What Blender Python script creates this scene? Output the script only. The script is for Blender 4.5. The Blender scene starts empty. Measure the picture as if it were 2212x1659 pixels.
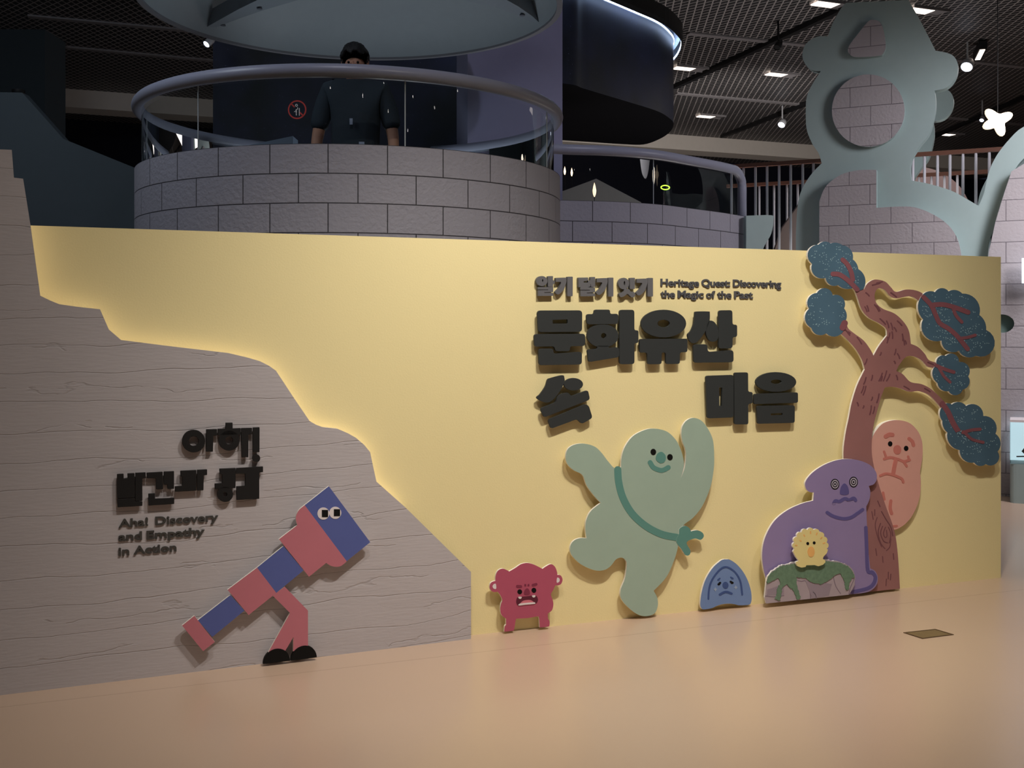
import bpy, bmesh, math, random
from mathutils import Vector, Matrix
from mathutils.geometry import tessellate_polygon
random.seed(7)
PI = math.pi
C = bpy.context.scene.collection
sc = bpy.context.scene

# ------------------------------------------------------------ camera, exposure, world, lights
F = 2350.0; CX = 1106.0; HY = 714.0; H = 1.5          # focal length in px, principal column, horizon row, eye height
cam_d = bpy.data.cameras.new('camera'); cam = bpy.data.objects.new('camera', cam_d); C.objects.link(cam)
cam.location = (0, 0, H); cam.rotation_euler = (PI/2, 0, 0)
cam_d.sensor_width = 36; cam_d.lens = F/2212*36; cam_d.shift_y = (HY-829.5)/2212.0
cam_d.clip_start = .05; cam_d.clip_end = 100
sc.camera = cam
vs = sc.view_settings
vs.view_transform = 'Standard'; vs.look = 'None'; vs.gamma = 1; vs.use_curve_mapping = False
vs.exposure = 0.13
w = bpy.data.worlds.new('world'); sc.world = w; w.use_nodes = True
w.node_tree.nodes['Background'].inputs[0].default_value = (.35, .42, .6, 1)
w.node_tree.nodes['Background'].inputs[1].default_value = .02

def spot(name, loc, target, power, size=60, blend=.6, col=(1, .85, .68), radius=.06):
    d = bpy.data.lights.new(name, 'SPOT'); o = bpy.data.objects.new(name, d); C.objects.link(o)
    d.energy = power; d.spot_size = math.radians(size); d.spot_blend = blend; d.color = col; d.shadow_soft_size = radius
    o.location = loc
    o.rotation_euler = (Vector(target)-Vector(loc)).to_track_quat('-Z', 'Y').to_euler()
    return o
def point(name, loc, power, col=(1, 1, 1), radius=.1):
    d = bpy.data.lights.new(name, 'POINT'); o = bpy.data.objects.new(name, d); C.objects.link(o)
    d.energy = power; d.color = col; d.shadow_soft_size = radius; o.location = loc
    return o
def area(name, loc, target, power, size, col=(1, 1, 1), size_y=None):
    d = bpy.data.lights.new(name, 'AREA'); o = bpy.data.objects.new(name, d); C.objects.link(o)
    d.energy = power; d.color = col; d.size = size
    if size_y: d.shape = 'RECTANGLE'; d.size_y = size_y
    o.location = loc
    o.rotation_euler = (Vector(target)-Vector(loc)).to_track_quat('-Z', 'Y').to_euler()
    return o
WARM = (1, .93, .83)
# gallery track spots washing the painted wall (hung under the ceiling, out of frame)
spot('wall_wash_spot', (1.05, 3.1, 4.75), (.55, 5.6, 1.0), 335, 78, .9, WARM, .022)
spot('wall_wash_spot', (1.35, 3.3, 4.75), (.75, 5.7, .8), 200, 74, .9, WARM, .018)
spot('wall_wash_spot', (2.9, 3.9, 4.75), (2.5, 6.3, .8), 105, 70, .9, WARM, .03)
spot('wall_wash_spot', (-.3, 2.4, 4.75), (-.7, 4.8, .8), 165, 72, .9, WARM, .03)
area('deck_light', (-1.0, 5.0, 4.9), (-1.0, 8.0, 2.4), 10, .5, (.85, .86, 1))
area('added_slate_fill', (-3.6, 5.6, 4.95), (-5.0, 9.5, 1.6), 60, 1.6, (.8, .9, 1))  # unseen cool fill, added to brighten the slate partition
area('added_canopy_fill', (-1.05, 8.55, 1.75), (-1.05, 8.45, 4), 13, .7, (.84, .93, 1))  # fill added below the dome, hidden by the parapet, to brighten its inside
area('added_ceiling_fill', (3.6, 12.2, .4), (3.2, 12.0, 5), 110, 2.5, (1, .95, .93))  # upward fill added out of sight behind the yellow wall, brightens the ceiling
area('added_left_ceiling_fill', (-4.5, 13.5, .4), (-4.5, 13.5, 5), 2.5, 2.5, (.85, .9, 1))  # added upward fill for the left part of the ceiling
spot('added_column_fill', (1.6, 5.6, 4.9), (.5, 10, 3.2), 60, 50, .8, (.75, .78, 1), .05)  # added fill to brighten the lavender column
spot('gallery_spot', (5.0, 7.95, 3.9), (3.9, 10.3, 1.3), 235, 120, .8, (.97, .94, 1), .5)
spot('added_block_wall_fill', (4.75, 8.2, 2.7), (4.5, 10.0, 1.2), 60, 110, .9, (1, .95, .97), .2)  # extra unseen fill, added for the dark lower block wall
spot('added_balcony_fill', (1.4, 6.9, 4.8), (1.2, 9.5, 2.3), 55, 70, .8, (.9, .9, 1), .05)  # added fill that lifts the dim lower balcony
for x_, y_ in ((-3,-1),(-1.6,-2.2),(-.2,-.6),(1.2,-2.4),(2.6,-1),(3.8,-2.6),(5.2,-.4),(6.4,-2.8),(4.4,1.0),(7.2,.6),(7.4,3.2),(6.2,5.0)):
    point('accent_lamp', (x_, y_, 4.85), .6, (1, .93, .85), .025)
spot('added_beam_fill', (3.4, 13.5, 2.6), (3.4, 20.0, 4.8), 420, 95, .8, (1, .95, .9), .1)  # unseen fill added to brighten the far beam
for x_, y_ in ((-2.6,.6),(-.6,.9),(1.4,.2),(3.0,1.6),(.4,2.3),(2.2,3.2),(-1.4,-1.6),(1.0,-2.2),(3.6,-1.0),(5.6,1.2),(5.2,3.6),(-4.6,-1.6)):
    spot('gallery_downlight', (x_, y_, 4.9), (x_+.1, y_+.4, 0), 17, 125, .8, (1, .91, .79), .05)
area('rear_hall_light', (5.5, 13.0, 4.6), (5.5, 13.0, 0), 60, 3.0, (1, .9, .86))

# ------------------------------------------------------------ materials
MATS = {}
def lin(c):
    return tuple(((v/255)/12.92 if v/255 <= .04045 else (((v/255)+.055)/1.055)**2.4) for v in c)
def mat(name, rgb, rough=.6, spec=.3, noise=.04, nscale=12, bump=0, bscale=60, metal=0, emit=None, estr=0):
    if name in MATS: return MATS[name]
    m = bpy.data.materials.new(name); m.use_nodes = True; MATS[name] = m
    nt = m.node_tree; n = nt.nodes; l = nt.links; p = n['Principled BSDF']
    p.inputs['Roughness'].default_value = rough; p.inputs['Specular IOR Level'].default_value = spec
    p.inputs['Metallic'].default_value = metal
    tc = n.new('ShaderNodeTexCoord'); t = n.new('ShaderNodeTexNoise'); t.inputs['Scale'].default_value = nscale
    l.new(tc.outputs['Object'], t.inputs['Vector'])
    r = n.new('ShaderNodeMapRange'); r.inputs[3].default_value = 1-noise; r.inputs[4].default_value = 1+noise
    l.new(t.outputs['Fac'], r.inputs[0])
    mx = n.new('ShaderNodeVectorMath'); mx.operation = 'SCALE'; mx.inputs[0].default_value = lin(rgb)
    l.new(r.outputs[0], mx.inputs['Scale']); l.new(mx.outputs[0], p.inputs['Base Color'])
    if bump:
        t2 = n.new('ShaderNodeTexNoise'); t2.inputs['Scale'].default_value = bscale; t2.inputs['Detail'].default_value = 6
        l.new(tc.outputs['Object'], t2.inputs['Vector'])
        b = n.new('ShaderNodeBump'); b.inputs['Strength'].default_value = bump; b.inputs['Distance'].default_value = .01
        l.new(t2.outputs['Fac'], b.inputs['Height']); l.new(b.outputs[0], p.inputs['Normal'])
    if emit:
        p.inputs['Emission Color'].default_value = (*lin(emit), 1); p.inputs['Emission Strength'].default_value = estr
    return m

M_YELLOW = mat('yellow_paint', (243, 228, 174), .55, .3, .012, 3, .08, 120)
M_WHITE = mat('white_board_edge', (245, 240, 232), .5)
M_DARK = mat('dark_grey_letter', (54, 57, 58), .55, .25)
M_MID = mat('mid_grey_letter', (102, 102, 106), .55, .25)
M_BLACK = mat('black_letter', (34, 33, 34), .6, .2)
M_INK = mat('black_ink', (16, 16, 17), .6, .2)
M_PWHITE = mat('print_white', (232, 224, 226), .6)
M_STEEL = mat('grey_tube_paint', (142, 144, 162), .35, .4)

def wall_strata():
    m = bpy.data.materials.new('grey_strata_plaster'); m.use_nodes = True
    nt = m.node_tree; n = nt.nodes; l = nt.links; p = n['Principled BSDF']
    p.inputs['Roughness'].default_value = .7; p.inputs['Specular IOR Level'].default_value = .2
    tc = n.new('ShaderNodeTexCoord')
    sx = n.new('ShaderNodeSeparateXYZ'); l.new(tc.outputs['Object'], sx.inputs[0])
    def noise(scale, sxyz, detail=3):
        mp = n.new('ShaderNodeMapping'); mp.inputs['Scale'].default_value = sxyz
        l.new(tc.outputs['Object'], mp.inputs['Vector'])
        t = n.new('ShaderNodeTexNoise'); t.inputs['Scale'].default_value = scale; t.inputs['Detail'].default_value = detail
        l.new(mp.outputs[0], t.inputs['Vector']); return t.outputs['Fac']
    def M(op, a, b=None, c=None):
        q = n.new('ShaderNodeMath'); q.operation = op
        for i, v in enumerate((a, b, c)):
            if v is None: continue
            if isinstance(v, (int, float)): q.inputs[i].default_value = v
            else: l.new(v, q.inputs[i])
        return q.outputs[0]
    def rows(freq, amp, nsc, width, seed):
        wob = M('MULTIPLY', noise(nsc, (1, 1, 2.5+seed), 4), amp)
        zz_ = M('SUBTRACT', sx.outputs['Z'], M('MULTIPLY', M('MULTIPLY', sx.outputs['X'], sx.outputs['X']), .012))
        z = M('MULTIPLY', M('ADD', zz_, wob), freq)
        fr = M('FRACT', z)
        d = M('ABSOLUTE', M('SUBTRACT', fr, .5))
        line = M('SUBTRACT', 1, M('MINIMUM', M('DIVIDE', d, width), 1))
        return line, fr
    l1, f1 = rows(8.2, .16, .9, .02, 0)
    l2, f2 = rows(6.3, .20, 2.6, .025, 1)
    mask = M('GREATER_THAN', noise(1.7, (1, 1, 5), 2), .53)
    l2m = M('MULTIPLY', l2, mask)
    lines = M('MAXIMUM', M('MULTIPLY', l1, .55), M('MULTIPLY', l2m, .45))
    fine = noise(14, (1, 1, 7), 8)
    # height: steps + lines + fine trowel marks
    h = M('SUBTRACT', M('MULTIPLY', fine, .35), lines)
    h = M('ADD', h, M('MULTIPLY', M('MULTIPLY', f2, mask), .5))
    b = n.new('ShaderNodeBump'); b.inputs['Strength'].default_value = .5; b.inputs['Distance'].default_value = .007
    l.new(h, b.inputs['Height']); l.new(b.outputs[0], p.inputs['Normal'])
    cr = n.new('ShaderNodeMapRange'); cr.inputs[3].default_value = .95; cr.inputs[4].default_value = 1.05
    l.new(noise(3, (1, 1, 4), 4), cr.inputs[0])
    k = M('MULTIPLY', cr.outputs[0], M('SUBTRACT', 1, M('MULTIPLY', lines, .25)))
    v = n.new('ShaderNodeVectorMath'); v.operation = 'SCALE'; v.inputs[0].default_value = lin((190, 184, 188))
    l.new(k, v.inputs['Scale']); l.new(v.outputs[0], p.inputs['Base Color'])
    return m
M_STRATA = wall_strata()

def brick_mat(name, rgb, mortar=(60, 58, 64), bw=.35, rh=.175, rough_amt=1.1):
    m = bpy.data.materials.new(name); m.use_nodes = True
    nt = m.node_tree; n = nt.nodes; l = nt.links; p = n['Principled BSDF']
    p.inputs['Roughness'].default_value = .6; p.inputs['Specular IOR Level'].default_value = .25
    uv = n.new('ShaderNodeTexCoord')
    br = n.new('ShaderNodeTexBrick'); l.new(uv.outputs['UV'], br.inputs['Vector'])
    br.inputs['Scale'].default_value = 1; br.inputs['Brick Width'].default_value = bw; br.inputs['Row Height'].default_value = rh
    br.inputs['Mortar Size'].default_value = .0035; br.inputs['Mortar Smooth'].default_value = .3
    br.inputs['Color1'].default_value = (*lin(rgb), 1)
    br.inputs['Color2'].default_value = (*[v*.96 for v in lin(rgb)], 1)
    br.inputs['Mortar'].default_value = (*lin(mortar), 1)
    l.new(br.outputs['Color'], p.inputs['Base Color'])
    t = n.new('ShaderNodeTexNoise'); t.inputs['Scale'].default_value = 38; t.inputs['Detail'].default_value = 5
    l.new(uv.outputs['UV'], t.inputs['Vector'])
    t2 = n.new('ShaderNodeTexNoise'); t2.inputs['Scale'].default_value = 2.2
    l.new(uv.outputs['UV'], t2.inputs['Vector'])
    a = n.new('ShaderNodeMath'); a.operation = 'MULTIPLY'; l.new(t.outputs['Fac'], a.inputs[0]); l.new(t2.outputs['Fac'], a.inputs[1])
    a2 = n.new('ShaderNodeMath'); a2.operation = 'MULTIPLY'; a2.inputs[1].default_value = rough_amt; l.new(a.outputs[0], a2.inputs[0])
    s = n.new('ShaderNodeMath'); s.operation = 'SUBTRACT'; l.new(a2.outputs[0], s.inputs[0]); l.new(br.outputs['Fac'], s.inputs[1])
    b = n.new('ShaderNodeBump'); b.inputs['Strength'].default_value = .8; b.inputs['Distance'].default_value = .012
    l.new(s.outputs[0], b.inputs['Height']); l.new(b.outputs[0], p.inputs['Normal'])
    return m
M_BRICK = brick_mat('grey_block_wall', (151, 149, 160))
M_BRICK2 = brick_mat('lilac_block_wall', (168, 162, 166), (112, 106, 112), .38, .19)

def floor_mat(frame_plane):
    m = bpy.data.materials.new('beige_vinyl_floor'); m.use_nodes = True
    nt = m.node_tree; n = nt.nodes; l = nt.links; p = n['Principled BSDF']
    tc = n.new('ShaderNodeTexCoord'); sx = n.new('ShaderNodeSeparateXYZ'); l.new(tc.outputs['Object'], sx.inputs[0])
    def M(op, a, b=None):
        q = n.new('ShaderNodeMath'); q.operation = op
        for i, v in enumerate((a, b)):
            if v is None: continue
            if isinstance(v, (int, float)): q.inputs[i].default_value = v
            else: l.new(v, q.inputs[i])
        return q.outputs[0]
    def seam(coord, pos, wd=.003):
        return M('LESS_THAN', M('ABSOLUTE', M('SUBTRACT', coord, pos)), wd)
    s = M('MAXIMUM', seam(sx.outputs['Y'], -.28, .002), seam(sx.outputs['Y'], -2.32, .0045))
    s = M('MAXIMUM', s, seam(sx.outputs['X'], -6.0))
    r = M('SQRT', M('ADD', M('POWER', M('SUBTRACT', sx.outputs['X'], .2), 2), M('POWER', M('ADD', sx.outputs['Y'], 5.3), 2)))
    s = M('MAXIMUM', s, seam(r, 2.55, .006))
    t = n.new('ShaderNodeTexNoise'); t.inputs['Scale'].default_value = .9; t.inputs['Detail'].default_value = 1
    l.new(tc.outputs['Object'], t.inputs['Vector'])
    k = M('MULTIPLY', M('ADD', M('MULTIPLY', t.outputs['Fac'], .10), .95), M('SUBTRACT', 1, M('MULTIPLY', s, .3)))
    v = n.new('ShaderNodeVectorMath'); v.operation = 'SCALE'; v.inputs[0].default_value = lin((204, 177, 155))
    l.new(k, v.inputs['Scale']); l.new(v.outputs[0], p.inputs['Base Color'])
    p.inputs['Specular IOR Level'].default_value = .5
    p.inputs['Roughness'].default_value = .27
    t3 = n.new('ShaderNodeTexNoise'); t3.inputs['Scale'].default_value = 1.5; t3.inputs['Detail'].default_value = 0
    l.new(tc.outputs['Object'], t3.inputs['Vector'])
    b = n.new('ShaderNodeBump'); b.inputs['Strength'].default_value = .0; b.inputs['Distance'].default_value = .01
    l.new(t3.outputs['Fac'], b.inputs['Height']); l.new(b.outputs[0], p.inputs['Normal'])
    return m

def grille_mat():
    m = bpy.data.materials.new('expanded_metal_ceiling'); m.use_nodes = True
    nt = m.node_tree; n = nt.nodes; l = nt.links; p = n['Principled BSDF']
    tc = n.new('ShaderNodeTexCoord'); sx = n.new('ShaderNodeSeparateXYZ'); l.new(tc.outputs['Object'], sx.inputs[0])
    def M(op, a, b=None):
        q = n.new('ShaderNodeMath'); q.operation = op
        for i, v in enumerate((a, b)):
            if v is None: continue
            if isinstance(v, (int, float)): q.inputs[i].default_value = v
            else: l.new(v, q.inputs[i])
        return q.outputs[0]
    u = M('MULTIPLY', sx.outputs['X'], 10.5); v = M('MULTIPLY', sx.outputs['Y'], 5.2)
    d1 = M('ABSOLUTE', M('SUBTRACT', M('FRACT', M('ADD', u, v)), .5))
    d2 = M('ABSOLUTE', M('SUBTRACT', M('FRACT', M('SUBTRACT', u, v)), .5))
    g = M('LESS_THAN', M('MINIMUM', d1, d2), .095)
    mx = n.new('ShaderNodeMix'); mx.data_type = 'RGBA'
    mx.inputs['A'].default_value = (*lin((28, 28, 31)), 1); mx.inputs['B'].default_value = (*lin((140, 134, 133)), 1)
    l.new(g, mx.inputs['Factor']); l.new(mx.outputs['Result'], p.inputs['Base Color'])
    p.inputs['Roughness'].default_value = .55; p.inputs['Metallic'].default_value = .1
    b = n.new('ShaderNodeBump'); b.inputs['Strength'].default_value = 1; b.inputs['Distance'].default_value = .02
    l.new(g, b.inputs['Height']); l.new(b.outputs[0], p.inputs['Normal'])
    return m

def star_mat():
    m = bpy.data.materials.new('starry_screen'); m.use_nodes = True
    nt = m.node_tree; n = nt.nodes; l = nt.links; p = n['Principled BSDF']
    tc = n.new('ShaderNodeTexCoord')
    v = n.new('ShaderNodeTexVoronoi'); v.inputs['Scale'].default_value = 22; l.new(tc.outputs['Object'], v.inputs['Vector'])
    lt = n.new('ShaderNodeMath'); lt.operation = 'LESS_THAN'; lt.inputs[1].default_value = .07; l.new(v.outputs['Distance'], lt.inputs[0])
    t = n.new('ShaderNodeTexNoise'); t.inputs['Scale'].default_value = 1.6; t.inputs['Detail'].default_value = 8
    l.new(tc.outputs['Object'], t.inputs['Vector'])
    rp = n.new('ShaderNodeValToRGB'); l.new(t.outputs['Fac'], rp.inputs[0])
    rp.color_ramp.elements[0].position = .35; rp.color_ramp.elements[0].color = (.005, .006, .008, 1)
    rp.color_ramp.elements[1].position = .75; rp.color_ramp.elements[1].color = (0.009, .011, .026, 1)
    l.new(rp.outputs[0], p.inputs['Base Color'])
    l.new(rp.outputs[0], p.inputs['Emission Color'])
    mm = n.new('ShaderNodeMath'); mm.operation = 'MULTIPLY_ADD'; mm.inputs[1].default_value = 4.0; mm.inputs[2].default_value = .3
    l.new(lt.outputs[0], mm.inputs[0]); l.new(mm.outputs[0], p.inputs['Emission Strength'])
    p.inputs['Roughness'].default_value = .5; p.inputs['Specular IOR Level'].default_value = .2
    return m
def glass_mat():
    m = bpy.data.materials.new('tinted_glass'); m.use_nodes = True
    nt = m.node_tree; n = nt.nodes; l = nt.links
    n.remove(n['Principled BSDF'])
    tr = n.new('ShaderNodeBsdfTransparent'); tr.inputs[0].default_value = (.84, .88, .88, 1)
    gl = n.new('ShaderNodeBsdfGlossy'); gl.inputs['Roughness'].default_value = .01
    fr = n.new('ShaderNodeFresnel'); fr.inputs[0].default_value = 1.45
    mx = n.new('ShaderNodeMixShader'); l.new(fr.outputs[0], mx.inputs[0]); l.new(tr.outputs[0], mx.inputs[1]); l.new(gl.outputs[0], mx.inputs[2])
    l.new(mx.outputs[0], n['Material Output'].inputs[0])
    return m
M_GLASS = glass_mat()

# ------------------------------------------------------------ helpers
def link(o, parent=None):
    C.objects.link(o)
    if parent is not None: o.parent = parent
    return o
def tag(o, label, cat, group=None, kind=None):
    if label: o['label'] = label
    if cat: o['category'] = cat
    if group: o['group'] = group
    if kind: o['kind'] = kind
    return o
def struct(o, label=None):
    o['kind'] = 'structure'
    if label: o['label'] = label
    return o
def mesh_obj(name, bm, mats, parent=None, smooth=False, loc=None, rotz=None):
    me = bpy.data.meshes.new(name); bm.to_mesh(me); bm.free()
    for m in (mats if isinstance(mats, (list, tuple)) else [mats]): me.materials.append(m)
    if smooth:
        for f in me.polygons: f.use_smooth = True
    o = bpy.data.objects.new(name, me)
    if loc is not None: o.location = loc
    if rotz is not None: o.rotation_euler = (0, 0, rotz)
    return link(o, parent)
def empty(name, loc=(0, 0, 0), rotz=0):
    o = bpy.data.objects.new(name, None); o.empty_display_size = .1
    o.location = loc; o.rotation_euler = (0, 0, rotz); return link(o)
def box(bm, x0, x1, y0, y1, z0, z1, mi=0):
    vsx = [bm.verts.new(p) for p in ((x0,y0,z0),(x1,y0,z0),(x1,y1,z0),(x0,y1,z0),(x0,y0,z1),(x1,y0,z1),(x1,y1,z1),(x0,y1,z1))]
    for f in ((3,2,1,0),(4,5,6,7),(0,1,5,4),(1,2,6,5),(2,3,7,6),(3,0,4,7)):
        bm.faces.new([vsx[i] for i in f]).material_index = mi
def tube(bm, pts, r, seg=10, mi=0, caps=True, closed=False):
    pts = [Vector(p) for p in pts]; rings = []; N = len(pts)
    up = Vector((0, 0, 1))
    for i, p in enumerate(pts):
        a = pts[(i-1) % N] if (closed or i > 0) else p
        b = pts[(i+1) % N] if (closed or i < N-1) else p
        t = (b-a).normalized()
        ref = up if abs(t.dot(up)) < .93 else Vector((0, 1, 0))
        s = t.cross(ref).normalized(); q = s.cross(t).normalized()
        rr = r[i] if isinstance(r, (list, tuple)) else r
        rings.append([bm.verts.new(p + s*math.cos(2*PI*k/seg)*rr + q*math.sin(2*PI*k/seg)*rr) for k in range(seg)])
    for i in range(N if closed else N-1):
        A = rings[i]; B = rings[(i+1) % N]
        for k in range(seg):
            bm.faces.new((A[k], A[(k+1) % seg], B[(k+1) % seg], B[k])).material_index = mi
    if caps and not closed:
        bm.faces.new(rings[0][::-1]).material_index = mi; bm.faces.new(rings[-1]).material_index = mi
def lathe(bm, prof, cx=0, cy=0, seg=48, a0=0, a1=2*PI, mi=0):
    full = abs(a1-a0-2*PI) < 1e-6; n = seg if full else seg+1; cols = []
    for k in range(n):
        a = a0+(a1-a0)*k/seg
        cols.append([bm.verts.new((cx+r*math.cos(a), cy+r*math.sin(a), z)) for r, z in prof])
    for k in range(seg):
        A = cols[k]; B = cols[(k+1) % n]
        for i in range(len(prof)-1):
            bm.faces.new((A[i], B[i], B[i+1], A[i+1])).material_index = mi
# --- 2-D outlines in photo pixels
def crop(x0, y0, s):
    def f(*pts):
        return [(x0+p[0]/s, y0+p[1]/s) + tuple(p[2:]) for p in pts]
    return f
def cr(pts, n=6, closed=True):
    N = len(pts); out = []
    for i in range(N if closed else N-1):
        p1 = pts[i]; p2 = pts[(i+1) % N]
        p0 = p1 if (len(p1) > 2 or (not closed and i == 0)) else pts[i-1]
        p3 = p2 if (len(p2) > 2 or (not closed and i == N-2)) else pts[(i+2) % N]
        for k in range(n):
            t = k/n; t2 = t*t; t3 = t2*t
            out.append(tuple(.5*((2*p1[j])+(-p0[j]+p2[j])*t+(2*p0[j]-5*p1[j]+4*p2[j]-p3[j])*t2+(-p0[j]+3*p1[j]-3*p2[j]+p3[j])*t3) for j in (0, 1)))
    if not closed: out.append(tuple(pts[-1][:2]))
    return out
def rc(pts, r, n=4):
    out = []; N = len(pts)
    for i in range(N):
        p = Vector(pts[i][:2]); a = Vector(pts[i-1][:2]); b = Vector(pts[(i+1) % N][:2])
        la = (a-p).length; lb = (b-p).length; q = min(r, la*.48, lb*.48)
        s = p+(a-p).normalized()*q; e = p+(b-p).normalized()*q
        for k in range(n+1):
            t = k/n; v = s*(1-t)**2+p*2*t*(1-t)+e*t*t; out.append((v.x, v.y))
    return out
def ell(cx, cy, rx, ry, n=28):
    return [(cx+rx*math.cos(2*PI*k/n), cy+ry*math.sin(2*PI*k/n)) for k in range(n)]
def stroke(pts, wd, smooth=True, n=5):
    P = cr(pts, n, False) if (smooth and len(pts) > 2) else [tuple(p[:2]) for p in pts]
    P = [Vector(p) for p in P]; L = []; R = []; r = wd/2
    for i, p in enumerate(P):
        t = (P[min(i+1, len(P)-1)]-P[max(i-1, 0)]).normalized(); q = Vector((-t.y, t.x))
        L.append(p+q*r); R.append(p-q*r)
    t0 = (P[1]-P[0]).normalized(); t1 = (P[-1]-P[-2]).normalized()
    a1 = math.atan2(t1.y, t1.x); a0 = math.atan2(t0.y, t0.x)
    cap1 = [P[-1]+Vector((math.cos(a1+PI/2-k*PI/8), math.sin(a1+PI/2-k*PI/8)))*r for k in range(1, 8)]
    cap0 = [P[0]+Vector((math.cos(a0-PI/2-k*PI/8), math.sin(a0-PI/2-k*PI/8)))*r for k in range(1, 8)]
    return [(v.x, v.y) for v in L+cap1+R[::-1]+cap0]
def scallop(pts, n=9):
    out = []; N = len(pts)//2
    for i in range(N):
        a = Vector(pts[2*i][:2]); m = Vector(pts[2*i+1][:2]); b = Vector(pts[(2*i+2) % (2*N)][:2])
        d = 2*(a.x*(m.y-b.y)+m.x*(b.y-a.y)+b.x*(a.y-m.y))
        ux = ((a.length_squared)*(m.y-b.y)+(m.length_squared)*(b.y-a.y)+(b.length_squared)*(a.y-m.y))/d
        uy = ((a.length_squared)*(b.x-m.x)+(m.length_squared)*(a.x-b.x)+(b.length_squared)*(m.x-a.x))/d
        c = Vector((ux, uy)); r = (a-c).length
        A = math.atan2(a.y-uy, a.x-ux); Mm = math.atan2(m.y-uy, m.x-ux); B = math.atan2(b.y-uy, b.x-ux)
        while Mm < A: Mm += 2*PI
        while B < A: B += 2*PI
        if Mm > B: B -= 2*PI
        for k in range(n):
            t = A+(B-A)*k/n; out.append((ux+r*math.cos(t), uy+r*math.sin(t)))
    return out

class Plane:
    """vertical plane through two floor points; s runs right along it, off is the distance towards the viewer"""
    def __init__(s, A, B):
        s.A = Vector(A); s.u = (Vector(B)-s.A).normalized(); s.n = Vector((s.u.y, -s.u.x))
        s.rot = math.atan2(s.u.y, s.u.x)
    def hit(s, px, py, off=0):
        d = Vector(((px-CX)/F, 1.0)); O = s.A+s.n*off
        t = O.dot(s.n)/d.dot(s.n)
        return (d*t-O).dot(s.u), H+(HY-py)/F*t
    def world(s, a, off, z):
        p = s.A+s.u*a+s.n*off; return (p.x, p.y, z)
def floor_pt(px, py):
    t = F*H/(py-HY); return ((px-CX)/F*t, t)
def ray(px, py, depth):
    return Vector(((px-CX)/F*depth, depth, H+(HY-py)/F*depth))
def at_height(px, py, z):
    t = (z-H)*F/(HY-py); return Vector(((px-CX)/F*t, t, z))

PY = Plane(floor_pt(1020, 1372), floor_pt(2160, 1248))      # yellow wall
PG = Plane(floor_pt(0, 1502), floor_pt(1017.5, 1380))       # grey strata wall front

def ccw(p):
    a = sum(p[i-1][0]*p[i][1]-p[i][0]*p[i-1][1] for i in range(len(p)))
    return p if a > 0 else p[::-1]
def prism(bm, outer, holes=(), y0=0., y1=-.02, mi=0, ms=1):
    """outer/holes: (s,z) lists; y0 back, y1 front (front is -y)"""
    loops = [ccw(outer)]+[ccw(h)[::-1] for h in holes]
    tris = tessellate_polygon([[Vector((a, b, 0)) for a, b in lp] for lp in loops])
    flat = [p for lp in loops for p in lp]
    fr = [bm.verts.new((a, y1, b)) for a, b in flat]; bk = [bm.verts.new((a, y0, b)) for a, b in flat]
    for t in tris:
        a, b, c = t
        ar = (flat[b][0]-flat[a][0])*(flat[c][1]-flat[a][1])-(flat[c][0]-flat[a][0])*(flat[b][1]-flat[a][1])
        if abs(ar) < 1e-12: continue
        if ar < 0: b, c = c, b
        try:
            bm.faces.new((fr[a], fr[b], fr[c])).material_index = mi
            bm.faces.new((bk[c], bk[b], bk[a])).material_index = ms
        except ValueError: pass
    i0 = 0
    for lp in loops:
        n = len(lp)
        for i in range(n):
            j = (i+1) % n
            bm.faces.new((fr[i0+i], bk[i0+i], bk[i0+j], fr[i0+j])).material_index = ms
        i0 += n
def px2(plane, pts, off): return [plane.hit(p[0], p[1], off) for p in pts]

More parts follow.
